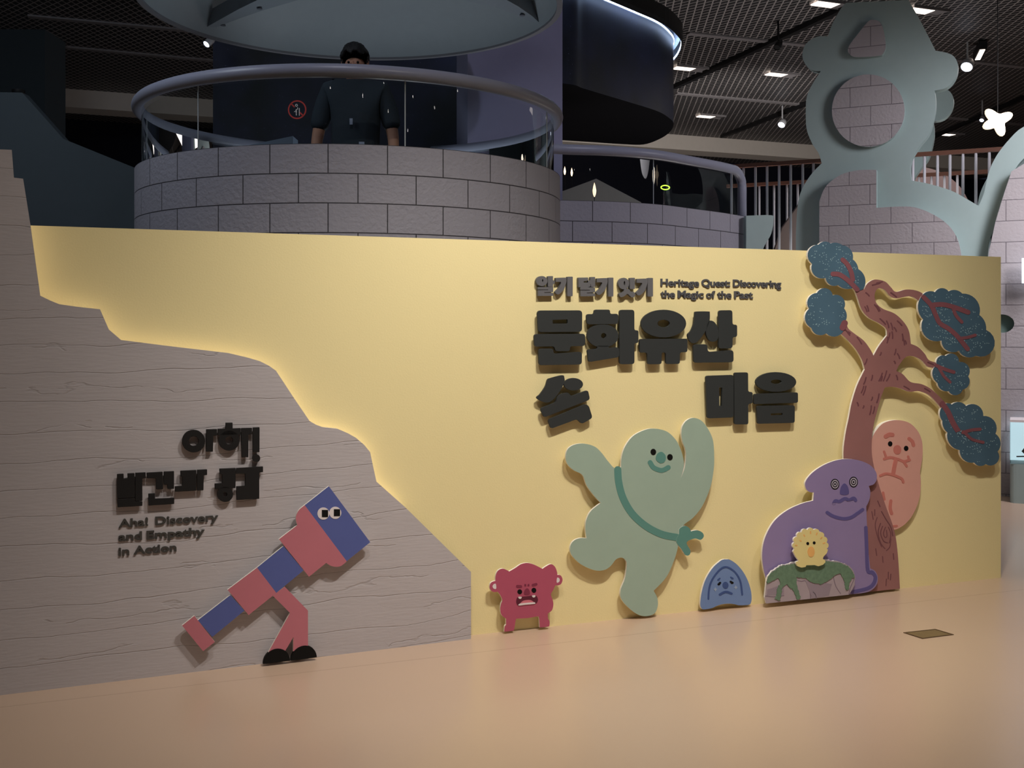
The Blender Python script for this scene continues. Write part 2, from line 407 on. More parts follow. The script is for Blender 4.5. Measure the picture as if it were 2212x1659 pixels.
class Thing:
    """Empty at the thing's base on a wall plane; parts are traced outlines standing off from that plane"""
    def __init__(s, name, label, cat, plane, base_px, off, group=None):
        s.pl = plane; s.s0, s.z0 = plane.hit(base_px[0], base_px[1], off); s.z0 = max(s.z0, 0)
        s.o = empty(name, plane.world(s.s0, 0, s.z0), plane.rot)
        tag(s.o, label, cat, group)
    def part(s, name, shapes, back, front, m, ms=None, parent=None, extra=(), bevel=0, label=None):
        """shapes: list of (outer, holes) in px; extra: list of (outer px, material) laid on the front face"""
        bm = bmesh.new(); mats = [m, ms or m]
        for k, sh in enumerate(shapes):
            outer, holes = sh if isinstance(sh, tuple) else (sh, ())
            prism(bm, s.rel(outer, front), [s.rel(h, front) for h in holes], -back, -front-.00015*k, 0, 1)
        if back > .004 and parent is None and back < .12:
            for sh in shapes:          # hidden spacer that carries the board
                q_ = s.rel(sh[0] if isinstance(sh, tuple) else sh, front); hl = [s.rel(h, front) for h in sh[1]] if isinstance(sh, tuple) else []
                fl_ = q_+[p for h in hl for p in h]
                tr_ = tessellate_polygon([[Vector((a, b, 0)) for a, b in lp] for lp in [ccw(q_)]+[ccw(h)[::-1] for h in hl]]); fl_ = ccw(q_)+[p for h in hl for p in ccw(h)[::-1]]
                def ta(t): return abs((fl_[t[1]][0]-fl_[t[0]][0])*(fl_[t[2]][1]-fl_[t[0]][1])-(fl_[t[2]][0]-fl_[t[0]][0])*(fl_[t[1]][1]-fl_[t[0]][1]))
                b_ = max(tr_, key=ta); cx_ = sum(fl_[i][0] for i in b_)/3; cz_ = sum(fl_[i][1] for i in b_)/3
                r_ = .005; prism(bm, [(cx_-r_, cz_-r_), (cx_+r_, cz_-r_), (cx_+r_, cz_+r_), (cx_-r_, cz_+r_)], (), 0, -back-.001, 1, 1)
        for k, ex in enumerate(extra):
            outer, em = ex[0], ex[1]
            if em not in mats: mats.append(em)
            i = mats.index(em); h = .0006+.0003*(k % 3)
            prism(bm, s.rel(outer, front), (), -front, -front-h, i, i)
        o = mesh_obj(name, bm, mats, parent or s.o)
        if bevel:
            b = o.modifiers.new('bevel', 'BEVEL'); b.width = bevel; b.segments = 2; b.limit_method = 'ANGLE'; b.angle_limit = math.radians(50)
        if label: o['label'] = label
        return o
    def rel(s, pts, off): return [(a-s.s0, z-s.z0) for a, z in px2(s.pl, pts, off)]

# ------------------------------------------------------------ room shell
M_FLOOR = floor_mat(PY)
bm = bmesh.new(); box(bm, -14, 18, -14, 26, -.1, 0)
fl = mesh_obj('floor', bm, M_FLOOR, loc=PY.world(0, 0, 0), rotz=PY.rot); struct(fl)
ZC = H+3.6
bm = bmesh.new(); box(bm, -14, 18, -14, 26, 0, .1)
ce = mesh_obj('ceiling', bm, grille_mat(), loc=PY.world(0, 0, ZC), rotz=PY.rot); struct(ce)
M_NAVY = mat('dark_navy_wall', (26, 27, 38), .7, .1)
M_SLATE = mat('dark_slate_wall', (62, 70, 76), .7, .2)
M_BEAM = mat('beam_paint', (206, 198, 190), .6, .2)
# beam at the far end of the ceiling: parallel to the painted wall
pb = at_height(1450, 290, ZC); BP = Plane((pb.x, pb.y), (pb.x+PY.u.x, pb.y+PY.u.y))
bm = bmesh.new(); box(bm, -22, 14, 0, .5, 0, .27)
struct(mesh_obj('trim_beam', bm, M_BEAM, loc=BP.world(0, 0, ZC-.27), rotz=BP.rot))
bm = bmesh.new(); box(bm, -22, 14, 0, .15, 0, ZC)
struct(mesh_obj('wall_back', bm, M_NAVY, loc=BP.world(0, -2.5, 0), rotz=BP.rot))
bm = bmesh.new(); box(bm, -9.2, -9.0, -5, 26, 0, ZC)
struct(mesh_obj('wall_left', bm, M_SLATE))
bm = bmesh.new(); box(bm, 13.0, 13.2, -5, 28, 0, ZC)
struct(mesh_obj('wall_right', bm, M_SLATE))
bm = bmesh.new(); box(bm, -9, 13, -5, -4.8, 0, ZC)
struct(mesh_obj('wall_rear', bm, mat('rear_wall_paint', (150, 140, 130), .7)))
# structural pier left
p0 = ray(97, 0, 13); bm = bmesh.new(); box(bm, -9.0, p0.x, 13, 13.6, 0, ZC)
struct(mesh_obj('wall_pier', bm, M_SLATE))
# angular dark partition left
FP = Plane((-3, 8.6), (-2, 8.6))
def wallcut(name, plane, pts, thick, m, front=0):
    bm = bmesh.new(); q = px2(plane, pts, front)
    q = [(a, max(z, 0)) for a, z in q]
    prism(bm, q, (), thick-front, -front, 0, 0)
    return mesh_obj(name, bm, m, loc=plane.world(0, 0, 0), rotz=plane.rot)
struct(wallcut('wall_partition', FP, [(-300, 195), (48, 200), (137, 300), (290, 362), (330, 378), (330, 1200), (-300, 1200)], .12, M_SLATE))
# lavender pier behind the round deck, aligned with the painted wall
M_LAV = mat('lavender_wall_paint', (150, 148, 176), .6, .2)
pl = ray(1010, 0, 9.6); LP = Plane((pl.x, pl.y), (pl.x+PY.u.x, pl.y+PY.u.y))
sR, _ = LP.hit(1215, 300)
bm = bmesh.new(); box(bm, 0, sR, 0, .3, 0, ZC)
struct(mesh_obj('wall_column', bm, M_LAV, loc=LP.world(0, 0, 0), rotz=LP.rot))
# dark starry screen wall
M_STAR = star_mat()
SPn = Plane((-3, 12.0), (-2, 12.0))
struct(wallcut('wall_screen', SPn, [(460, -460), (1000, -460), (1000, 1007), (460, 1007)], .12, M_STAR))

# ------------------------------------------------------------ yellow wall, grey wall
s_r, _ = PY.hit(2162, 900); s_l, _ = PY.hit(-120, 900)
ZY = 1.947
bm = bmesh.new(); box(bm, s_l, s_r, 0, .14, 0, ZY)
yw = mesh_obj('partition_wall', bm, M_YELLOW, loc=PY.world(0, 0, 0), rotz=PY.rot)
tag(yw, 'long pale yellow freestanding partition wall behind the cut-out figures', 'wall')
A2 = crop(0, 300, 2.9625); A3 = crop(500, 740, 2.9625)
gpts = [(-260, 322)]+A2((0,67),(75,70),(88,248),(148,255),(195,550),(258,1003),(320,1034),(380,1058),(500,1075),(640,1090),(697,1220),(775,1287),(1100,1328),(1460,1370)) \
     + A3((100,95),(180,118),(240,148),(285,180),(400,355),(500,502),(540,525),(585,542),(680,552),(745,580),(795,608),(850,655),(888,702),(905,785),(928,890),(1110,1052),(1533,1468))+[(1017.5, 1380), (0, 1502), (-260, 1533)]
bm = bmesh.new(); q = [(a, max(0, z)) for a, z in px2(PG, gpts, 0)]
prism(bm, q, (), .03, 0, 0, 1)
gw = mesh_obj('cliff_panel', bm, [M_STRATA, mat('cliff_edge', (200, 192, 186), .6)], loc=PG.world(0, 0, 0), rotz=PG.rot)
tag(gw, 'grey plastered cliff-shaped panel with stepped edge in front of the yellow wall', 'panel')
# warm LED tape glued behind the stepped edge: the glow the photo shows around it
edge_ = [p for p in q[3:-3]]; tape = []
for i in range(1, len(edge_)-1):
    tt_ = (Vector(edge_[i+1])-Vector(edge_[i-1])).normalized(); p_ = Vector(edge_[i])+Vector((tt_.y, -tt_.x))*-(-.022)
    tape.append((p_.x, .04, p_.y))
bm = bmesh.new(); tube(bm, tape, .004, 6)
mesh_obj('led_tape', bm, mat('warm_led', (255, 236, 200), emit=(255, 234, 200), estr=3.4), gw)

# ------------------------------------------------------------ lettering on the grey panel
def glyph(name, label, plane, shapes, off0, off1, m, base, strokes=True, group=None, bevel=.002):
    t = Thing(name, label, 'letter', plane, base, off1, group)
    if strokes:
        for sh in shapes: t.part('stroke', [sh], off0, off1, m, bevel=bevel)
    else: t.part('letter_body', shapes, off0, off1, m, bevel=bevel)
    return t
a = crop(220, 890, 4.88)
def aell(cx, cy, rx, ry, f=a, s=4.88):
    c = f((cx, cy))[0]; return ell(c[0], c[1], rx/s, ry/s)
GH = 'raised black Korean letters on the cliff panel'
glyph('raised_letter', 'black raised Korean ring-and-bar character, first in the upper line on the cliff panel', PG,
      [(aell(968,307,122,120), [aell(970,307,51,51)]), a((1100,183),(1216,180),(1217,248),(1177,250),(1172,418),(1100,420))], 0.012, .024, M_BLACK, a((1030,425))[0], group=GH)
glyph('raised_letter', 'raised black Korean character with a short post over a ringed bar, beside the exclamation mark', PG,
      [a((1222,178),(1466,170),(1466,240),(1222,245)), a((1305,113),(1380,112),(1380,176),(1305,178)), (aell(1342,300,111,108), [aell(1342,300,41,42)]),
       a((1470,170),(1585,167),(1585,235),(1547,238),(1545,477),(1475,478))], 0.012, .024, M_BLACK, a((1400,478))[0], group=GH)
t = Thing('exclamation_mark', 'raised black exclamation mark ending the upper line of the cliff panel sign', 'letter', PG, a((1629,530))[0], .024)
t.part('bar', [a((1592,163),(1664,160),(1663,425),(1593,425))], 0.012, .024, M_BLACK, bevel=.002)
t.part('dot', [aell(1629,488,41,41)], 0.012, .024, M_BLACK, bevel=.002)
glyph('raised_letter', 'raised black blocky Korean character with two notches on top, leftmost of the lower line', PG,
      [a((160,655),(230,651),(232,702),(272,698),(270,648),(346,645),(350,904),(162,914)), a((353,642),(463,637),(465,698),(427,702),(428,937),(353,940)),
       a((162,919),(350,909),(350,944),(428,942),(428,990),(165,1006))], 0.012, .024, M_BLACK, a((290,1000))[0], group=GH)
glyph('raised_letter', 'raised black Korean character with a detached L-shaped stroke under it, in the lower line', PG,
      [a((472,640),(642,630),(646,815),(573,817),(568,700),(474,700)), a((652,628),(762,624),(762,810),(692,813),(690,768),(653,768)),
       a((490,862),(560,858),(562,915),(765,905),(764,970),(493,988))], 0.012, .024, M_BLACK, a((630,980))[0], group=GH)
glyph('raised_letter', 'raised black Korean character with a foot jutting left, third in the lower line', PG,
      [a((828,620),(998,612),(996,830),(772,842),(770,785),(848,780),(850,680),(830,682)), a((1004,610),(1111,605),(1110,665),(1076,668),(1072,826),(1003,830))], 0.012, .024, M_BLACK, a((940,840))[0], group=GH)
glyph('raised_letter', 'raised black Korean character with a small ring hanging at its bottom, in the lower line', PG,
      [a((1240,598),(1412,590),(1410,802),(1270,810),(1268,655),(1242,656)), a((1190,755),(1272,750),(1272,808),(1192,815)), (aell(1300,868,84,81), [aell(1300,868,22,22)])], 0.012, .024, M_BLACK, a((1300,948))[0], group=GH)
glyph('raised_letter', 'raised black Korean character around a square opening, rightmost on the cliff panel', PG,
      [a((1418,592),(1580,583),(1590,580),(1700,575),(1700,633),(1660,637),(1660,915),(1422,930),(1418,785),(1515,778),(1510,650),(1412,652))], 0.012, .024, M_BLACK, a((1540,925))[0], group=GH)

def words(t, ws, off0, off1, m, cap):
    """ws: (text, px left, px right, px baseline at left); cap: cap height px"""
    for txt, xl, xr, yb in ws:
        cu = bpy.data.curves.new('word', 'FONT'); cu.body = txt; cu.size = 1; cu.offset = .028; cu.resolution_u = 5; cu.extrude = .5
        tmp = bpy.data.objects.new('tmp', cu); C.objects.link(tmp)
        me = bpy.data.meshes.new_from_object(tmp.evaluated_get(bpy.context.evaluated_depsgraph_get()))
        bpy.data.objects.remove(tmp)
        xs = [v.co.x for v in me.vertices]; x0, x1 = min(xs), max(xs)
        (sl, zb), (sr, _) = t.rel([(xl, yb), (xr, yb)], off1)
        (_, z1), = t.rel([(xl, yb-cap)], off1)
        k = (z1-zb)/.72
        for v in me.vertices:
            X, Y, Z = v.co
            v.co = (sl+(X-x0)/(x1-x0)*(sr-sl), -(off0+(Z+.5)*(off1-off0)), zb+Y*k)
        me.flip_normals() if False else None
        me.materials.append(m); o = bpy.data.objects.new('word', me); link(o, t.o)
def wl(f, s, items):
    out = []
    for txt, xl, xr, yb in items:
        p = f((xl, yb), (xr, yb)); out.append((txt, p[0][0], p[1][0], p[0][1]))
    return out
t = Thing('english_caption', 'three lines of small dark raised English lettering on the cliff panel', 'lettering', PG, a((480,1520))[0], .007)
words(t, wl(a, 4.88, [('Aha!',178,488,1218),('Discovery',565,1228,1192),('and',176,424,1362),('Empathy',472,1085,1342),('in',176,290,1516),('Action',335,788,1502)]), 0, .007, mat('dark_caption', (70, 68, 66), .6), 88/4.88)

# ------------------------------------------------------------ lettering on the yellow wall
b1 = crop(1140, 580, 7.373); b2 = crop(1400, 580, 6.9125); b3 = crop(1140, 790, 3.687)
R1 = lambda r, *p: rc(b1(*p), r/7.373)
R2 = lambda r, *p: rc(b2(*p), r/6.9125)
R3 = lambda r, *p: rc(b3(*p), r/3.687)
e1 = lambda *p: aell(*p, f=b1, s=7.373)
e2 = lambda *p: aell(*p, f=b2, s=6.9125)
e3 = lambda *p: aell(*p, f=b3, s=3.687)
GB = 'large dark raised Korean title letters on the yellow wall'; O0, O1 = .022, .034
def big(label, shapes, base): return glyph('title_letter', label, PY, shapes, O0, O1, M_DARK, base, group=GB, bevel=.004)
big('large dark raised Korean character starting the title, slotted box above two bars',
    [(R1(60,(150,668),(870,666),(866,1010),(165,1015)), [R1(8,(398,820),(635,812),(635,875),(400,878))]),
     R1(45,(100,1045),(915,1040),(915,1235),(675,1238),(672,1318),(440,1318),(425,1240),(105,1245)),
     R1(50,(170,1278),(408,1275),(410,1358),(865,1325),(862,1530),(178,1540))], b1((520,1540))[0])
big('large dark raised Korean character with hatted disc beside a tall post',
    [R1(45,(1058,655),(1312,655),(1312,724),(1445,720),(1443,885),(942,890),(935,725),(1058,727)),
     (cr(b1((945,1075),(975,975),(1070,910),(1195,893),(1320,910),(1415,980),(1445,1075),(1410,1170),(1300,1240),(1195,1250),(1080,1235),(980,1165))), [e1(1210,1070,42,42)]),
     R1(40,(1110,1225),(1290,1225),(1290,1265),(1455,1252),(1460,1410),(970,1492),(945,1290),(1110,1278)),
     R1(45,(1462,658),(1698,658),(1699,985),(1765,985),(1762,1185),(1700,1190),(1700,1522),(1462,1525))], b1((1400,1520))[0])
big('large dark raised Korean character with wide oval ring over a two-legged bar',
    [(ell(1433.6,699,48.8,30,40), [ell(1433.8,698.8,13.4,8)]),
     rc([(1381.4,732.2),(1485,731.6),(1485,760.8),(1468.7,761),(1468.7,786.1),(1438.3,786.4),(1438.3,761.2),(1429.4,761.3),(1429.2,786.6),(1398.6,786.9),(1398.4,761.6),(1381.9,761.8)], 5)], (1433, 787))
big('large dark raised Korean character of slanted strokes, right end of upper title line',
    [cr(b2((700,655,1),(730,642),(900,642),(922,665),(915,800),(860,930),(770,1060),(690,1115),(620,1080),(592,990),(640,930),(685,810))),
     cr(b2((895,800),(940,778),(1000,810),(1045,900),(1052,1020),(1010,1085),(930,1085),(880,1020),(865,930))),
     R2(40,(1055,625),(1258,622),(1262,840),(1330,838),(1330,1020),(1262,1025),(1262,1190),(1055,1195)),
     R2(45,(675,1135),(885,1130),(892,1247),(1275,1218),(1278,1400),(682,1408))], b2((980,1405))[0])
big('large tilted dark raised Korean character alone at left of the lower title line',
    [cr(b3((185,98),(275,76),(292,95),(290,140),(245,220),(190,280),(140,293),(72,258),(100,225),(140,165),(158,112))), e3(365,148,76,50),
     R3(22,(98,340),(228,290),(232,248),(262,225),(325,213),(345,243),(480,193),(497,270),(130,413)),
     R3(22,(160,430),(460,306),(487,320),(517,415),(430,465),(395,425),(185,503))], b3((300,500))[0])
big('large dark raised Korean character, slotted box beside notched post, lower title line',
    [(R3(20,(1418,80),(1640,73),(1640,412),(1430,420)), [b3((1525,175),(1550,175),(1546,320),(1527,320))]),
     R3(16,(1645,55),(1755,53),(1756,208),(1792,210),(1792,300),(1757,303),(1757,467),(1647,467))], b3((1600,467))[0])
big('large dark raised Korean character of flat ring, bar and box, ending lower title line',
    [(e3(1978,130,162,79), [e3(1980,128,42,17)]), R3(16,(1802,225),(2153,212),(2153,295),(1802,307)),
     (R3(18,(1825,320),(2128,316),(2127,455),(1830,463)), [b3((1935,382),(2030,377),(2030,393),(1937,396))])], b3((1978,463))[0])
def small(label, shapes, base): return glyph('subtitle_letter', label, PY, shapes, .006, .024, M_MID, base, strokes=False, group='small grey raised Korean letters above the title', bevel=.0015)
def giyeok(dx, dy): return cr(b1(*[(x+dx, y+dy)+tuple(r) for x, y, *r in ((445,150,1),(600,145),(616,165),(612,230),(570,340),(490,412),(437,375),(495,310),(530,235),(525,212,1),(447,212,1))]))
small('small grey raised Korean character with round head and folded base, first of the top line', [(e1(225,200,90,80), [e1(238,192,10,22)]), R1(12,(320,122),(403,120),(402,190),(432,195),(430,240),(405,245),(400,290),(322,290)),
      R1(5,(160,295),(405,295),(405,375),(265,378),(265,387),(405,387),(410,435),(163,438),(163,345),(325,343),(325,335),(160,335))], b1((285,438))[0])
small('small grey raised Korean hook-and-post character, left one of the three alike', [giyeok(0, 0), R1(12,(630,130),(718,130),(715,442),(630,442))], b1((600,442))[0])
small('small grey raised Korean character with angular head and folded base, third in the top line', [R1(8,(806,145),(962,143),(965,190),(890,205),(890,222),(1000,225),(998,285),(960,300),(810,300)),
      R1(10,(998,135),(1073,135),(1075,295),(1010,295),(1000,240),(960,228),(960,190),(998,190)),
      R1(5,(838,300),(1070,300),(1072,380),(940,385),(940,393),(1070,393),(1078,440),(842,443),(838,350),(990,350),(990,340),(838,340))], b1((955,443))[0])
small('small grey raised Korean hook-and-post character, middle one of the three alike', [giyeok(655, 8), R1(12,(1283,145),(1365,145),(1363,447),(1283,447))], b1((1250,447))[0])
small('small grey raised Korean character with round head over splayed legs, in the top line', [(e1(1530,240,86,92), [e1(1542,235,12,34)]), R1(12,(1627,148),(1708,148),(1707,327),(1627,327)),
      cr(b1((1545,325),(1610,330),(1640,365),(1690,375),(1715,415),(1690,455),(1650,455),(1590,405),(1540,440),(1480,455),(1455,400),(1520,375)))], b1((1580,455))[0])
small('small grey raised Korean hook-and-post character nearest the English subtitle', [giyeok(1292, 16), R1(12,(1912,150),(1995,150),(1995,447),(1912,447))], b1((1900,447))[0])
t = Thing('english_subtitle', 'two lines of small grey raised English lettering at the upper right above the title', 'lettering', PY, b2((1000,450))[0], .007)
words(t, wl(b2, 6.91, [('Heritage',190,764,258),('Quest:',802,1228,264),('Discovering',1272,1990,270),('the',190,404,432),('Magic',446,832,434),('of',872,1003,440),('the',1037,1247,441),('Past',1289,1568,444)]), 0, .007, mat('grey_caption', (84, 84, 88), .6), 108/6.91)

# ------------------------------------------------------------ telescope figure
T = crop(370, 1030, 3.858)
MP = mat('rose_print', (196, 118, 132), .5, .35); MB = mat('royal_blue_print', (90, 102, 166), .5, .35)
t = Thing('telescope_figure', 'pink and blue telescope-shaped cut-out figure with legs on the cliff panel', 'cut-out figure', PG, T((990, 1540))[0], .05)
def tp(name, pts, m, **k): return t.part(name, [pts], .032, .045, m, M_WHITE, **k)
hd = tp('head', T((1313,78),(1658,545),(1462,703),(1112,236)), MB)
tp('collar', cr(T((1112,236,1),(1062,280),(1038,340),(1050,403,1),(898,520,1),(1148,833,1),(1290,718,1),(1340,745),(1400,748),(1440,725),(1462,703,1))), MP)
tp('neck', T((935,577),(1102,780),(875,967),(715,757)), MB)
tp('body', T((715,757),(875,967),(845,992),(645,1152),(469,942)), MP)
tp('narrow_tube', T((493,985),(609,1115),(342,1335),(222,1195)), MB)
tp('eyepiece', T((193,1158),(363,1377),(265,1453),(90,1240)), MP)
tp('legs', T((875,967),(847,992),(990,1135),(808,1465),(950,1450),(1018,1335),(1015,1455),(1140,1412),(1139,1115),(945,915)), MP)
for x0, y0, x1, y1, top in ((765,1560,990,1533,1433),(995,1532,1213,1505,1408)):
    pts = []
    for k in range(21):
        th = PI*k/20; c = ((x0+x1)/2, (y0+y1)/2); ax = (x1-x0)/2
        xx = c[0]-ax*math.cos(th); yy = (y0+(y1-y0)*(xx-x0)/(x1-x0))-((y0+y1)/2-top)*math.sin(th)
        pts.append((xx, yy))
    t.part('shoe', [T(*pts)], .032, .047, M_INK, M_INK, label='black half-round shoe')
for cx, cy, s0, s1 in ((1268,306,(1255,276),(1307,336)),(1367,300,(1355,270),(1407,328))):
    e = t.part('eye', [aell(cx, cy, 50, 51, f=T, s=3.858)], .045, .0465, M_PWHITE, parent=None)
    t.part('pupil', [T(s0,(s1[0],s0[1]),s1,(s0[0],s1[1]))], .0465, .0475, M_INK, parent=e)

# ------------------------------------------------------------ pink monster
P = crop(1020, 1180, 7.54); eP = lambda *q: aell(*q, f=P, s=7.54); W = lambda w_: w_/7.54
M_PINK = mat('magenta_print', (182, 86, 112), .5, .35); M_PINKD = mat('maroon_print', (132, 52, 78), .5); M_PINKL = mat('tongue_pink', (214, 120, 136), .5)
t = Thing('pink_figure', 'magenta cut-out monster with open shouting mouth standing against the yellow wall', 'cut-out figure', PY, P((890, 1350))[0], .05)
body = t.part('body', [cr(P((605,410,1),(700,355),(800,290),(905,273),(1010,300),(1145,368,1),(1200,330),(1280,292),(1345,330),(1380,410),(1387,465,1),(1440,475),(1472,540),(1450,610),(1400,637),(1355,635,1),(1320,710),(1283,785),(1310,870),(1322,950),(1300,1040),(1232,1097,1),(1235,1180,1),(1262,1230),(1256,1305,1),(1180,1318),(1100,1324,1),(1095,1200),(1085,1155),(1060,1143),(900,1170),(735,1180),(710,1200),(695,1290),(680,1372,1),(600,1384),(522,1390,1),(530,1310),(552,1275,1),(552,1180,1),(480,1120),(458,1030),(470,940),(490,875),(460,800),(415,740,1),(350,745),(300,710),(285,650),(310,590),(378,562,1),(382,480),(410,410),(460,372),(520,368)))], .032, .045, M_PINK, M_WHITE)
def feat(name, pts, m, d=.0014, base=.045, parent=None, **k):
    return t.part(name, [pts], base, base+d, m, parent=parent, **k)
for pts in (((385,615),(350,622),(332,655),(350,690),(390,690)), ((1385,515),(1415,520),(1427,550),(1412,583),(1378,590))): feat('inner_ear', cr(P(*pts)), M_PWHITE)
feat('eyebrow', stroke(P((737,652),(793,656)), W(44)), M_PINKD); feat('eyebrow', stroke(P((992,634),(1042,620)), W(42)), M_PINKD)
feat('frown_line', stroke(P((862,627),(868,648)), W(14)), M_PINKD); feat('frown_line', stroke(P((920,622),(914,643)), W(14)), M_PINKD)
feat('eye', eP(776,742,38,40), M_INK); feat('eye', eP(1006,718,38,40), M_INK)
feat('nose', cr(P((845,780),(855,720),(893,685),(928,710),(942,770),(915,792),(870,795))), M_PINKD)
mo = feat('mouth', cr(P((720,880),(740,835),(800,824),(900,815),(1030,803),(1068,850),(1065,900),(1025,938),(890,950),(760,965),(722,930))), mat('mouth_dark', (96, 36, 56), .5))
feat('tongue', cr(P((785,930,1),(830,890),(900,875),(960,880),(1010,912,1))), M_PINKL, base=.0464, parent=mo)
feat('lower_teeth', cr(P((762,945),(800,930),(900,920),(1010,912),(1025,925),(1020,938),(900,950),(765,965))), M_PWHITE, base=.0466, parent=mo, d=.0018)
for pts in (((755,825),(805,825),(800,850),(780,858),(760,850)), ((978,803),(1027,800),(1025,825),(1002,835),(982,825))): feat('fang', cr(P(*pts)), M_PWHITE, base=.0466, parent=mo, d=.0018)

# ------------------------------------------------------------ green waver
G = crop(1200, 880, 3.529); eG = lambda *q: aell(*q, f=G, s=3.529)
M_SAGE = mat('sage_print', (162, 184, 170), .5, .35); M_TEAL = mat('teal_print', (96, 146, 138), .5, .35)
t = Thing('green_figure', 'large sage green cut-out figure waving one arm, wearing a teal sash', 'cut-out figure', PY, G((690, 1592))[0], .05)
t.part('body', [cr(G((500,455,1),(505,380),(530,300),(590,220),(680,172),(760,162),(850,185),(915,245),(950,310),(972,380),(978,450),(955,540,1),(985,460),(995,380),(990,320),(968,260),(960,200),(968,145),(1000,100),(1050,80),(1110,100),(1160,160),(1200,250),(1210,380),(1205,480),(1180,610),(1120,750),(1050,840),(975,900),(945,985),(930,1080),(895,1190),(840,1300),(748,1398,1),(775,1450),(780,1510),(755,1570),(690,1592),(620,1575),(540,1510),(498,1450),(497,1390),(530,1300),(543,1200),(530,1160),(500,1145),(460,1160),(420,1210),(370,1240),(300,1242),(200,1200),(130,1135),(110,1080),(130,1025),(180,998),(237,997,1),(228,930),(235,860),(270,790),(345,728,1),(300,680),(240,600),(205,515),(140,480),(90,430),(78,370),(100,310),(160,280),(230,278),(300,300),(350,345),(400,410),(450,462)))], .032, .045, M_SAGE, M_WHITE)
t.part('sash', [stroke(G((475,475),(482,570),(515,690),(585,810),(690,905),(810,967),(930,992)), 54/3.529)], .045, .0465, M_TEAL)
t.part('knot', [cr(G((940,965),(945,925),(985,903),(1020,920),(1032,945,1),(1080,937),(1120,955),(1130,985),(1105,1010),(1060,1000),(1000,1030),(1028,1090),(1020,1125),(990,1125),(960,1080),(920,1022)))], .032, .047, M_TEAL, M_WHITE)
feat('eye', eG(746,340,21,24), M_INK); feat('eye', eG(873,380,21,24), M_INK)
feat('nose', cr(G((765,385),(780,350),(812,340),(840,370),(835,410),(805,427),(775,410))), M_TEAL)
feat('mouth', stroke(G((722,420),(750,460),(810,480),(860,458)), 36/3.529), M_TEAL)

# ------------------------------------------------------------ blue hood
B = crop(1480, 1180, 10.367); eB = lambda *q: aell(*q, f=B, s=10.367)
M_BLUE = mat('blue_print', (116, 142, 190), .5, .35); M_BLUED = mat('dark_blue_print', (66, 88, 142), .5); M_BLUEL = mat('cheek_print', (160, 176, 200), .5)
t = Thing('blue_figure', 'small blue arched cut-out figure with a sad face beside the rock', 'cut-out figure', PY, B((900, 1380))[0], .05)
t.part('body', [cr(B((930,292),(1010,305),(1150,400),(1290,560),(1400,760),(1470,980),(1490,1160),(1475,1260),(1440,1305),(1330,1320),(1200,1320),(1090,1295),(980,1285),(850,1295),(720,1330),(600,1385),(450,1412),(380,1405),(342,1330),(345,1200),(370,1030),(420,840),(500,660),(620,480),(760,350),(840,300)))], .032, .045, M_BLUE, M_WHITE)
wB = lambda v: v/10.367
feat('hood_line', stroke(B((523,1180),(535,990),(580,810),(680,640),(800,510),(910,465),(1030,510),(1150,620),(1240,800),(1280,1080)), wB(40)), M_BLUED)
feat('nose', eB(905,875,66,78), M_BLUED)
feat('mouth', stroke(B((780,1085),(850,1042),(930,1022),(1040,1062)), wB(52)), M_BLUED)
feat('eyebrow', stroke(B((735,757),(780,720)), wB(30)), M_BLUED); feat('eyebrow', stroke(B((1025,695),(1073,725)), wB(32)), M_BLUED)
feat('eye', stroke(B((750,855),(785,820)), wB(48)), M_INK); feat('eye', stroke(B((1022,796),(1063,820)), wB(48)), M_INK)
for x, y in ((676,965),(1135,920)):
    feat('cheek_mark', B((x-48,y+5),(x-15,y-12),(x,y-50),(x+15,y-12),(x+48,y-5),(x+15,y+14),(x,y+52),(x-15,y+14)), M_BLUEL)

# ------------------------------------------------------------ peach figure behind the tree
R = crop(1860, 880, 3.771); eR = lambda *q: aell(*q, f=R, s=3.771); wR = lambda v: v/3.771
M_PEACH = mat('peach_print', (222, 168, 156), .5, .35); M_PEACHD = mat('coral_print', (204, 126, 116), .5)
t = Thing('peach_figure', 'peach pink bean-shaped cut-out figure peeking from behind the tree trunk', 'cut-out figure', PY, R((275, 997))[0], .028)
t.part('body', [cr(R((88,260),(130,180),(190,125),(290,103),(390,125),(460,190),(495,270),(502,360),(495,440),(480,525,1),(487,620),(475,740),(430,860),(360,950),(275,997),(215,985),(160,900),(100,700),(75,400)))], 0, .026, M_PEACH, M_WHITE)
def ft(name, pts, m=M_PEACHD): return t.part(name, [pts], .026, .0274, m)
ft('eyebrow', stroke(R((202,237),(230,222),(256,224)), wR(34))); ft('eyebrow', stroke(R((392,255),(418,278),(428,308)), wR(28)))
ft('eye', eR(238,297,18,21), M_INK); ft('eye', eR(368,334,18,21), M_INK); ft('nose', eR(296,345,32,38))
t.part('crossed_hands', [stroke(R(*p), wR(w_)) for p, w_ in ((((190,420),(240,408),(300,422),(350,440),(395,428)),22),(((205,405),(188,360)),18),(((345,440),(372,478)),20),(((392,430),(384,400)),18),(((285,425),(272,480),(262,545)),32),(((262,550),(205,540),(157,556)),20),(((262,550),(312,570),(335,585),(344,608)),20))], .026, .0274, M_PEACHD)
ft('limb_line', stroke(R((180,695),(190,750)), wR(20))); ft('limb_line', stroke(R((243,762),(238,820),(250,865)), wR(26))); ft('limb_line', stroke(R((265,968),(292,966)), wR(18)))

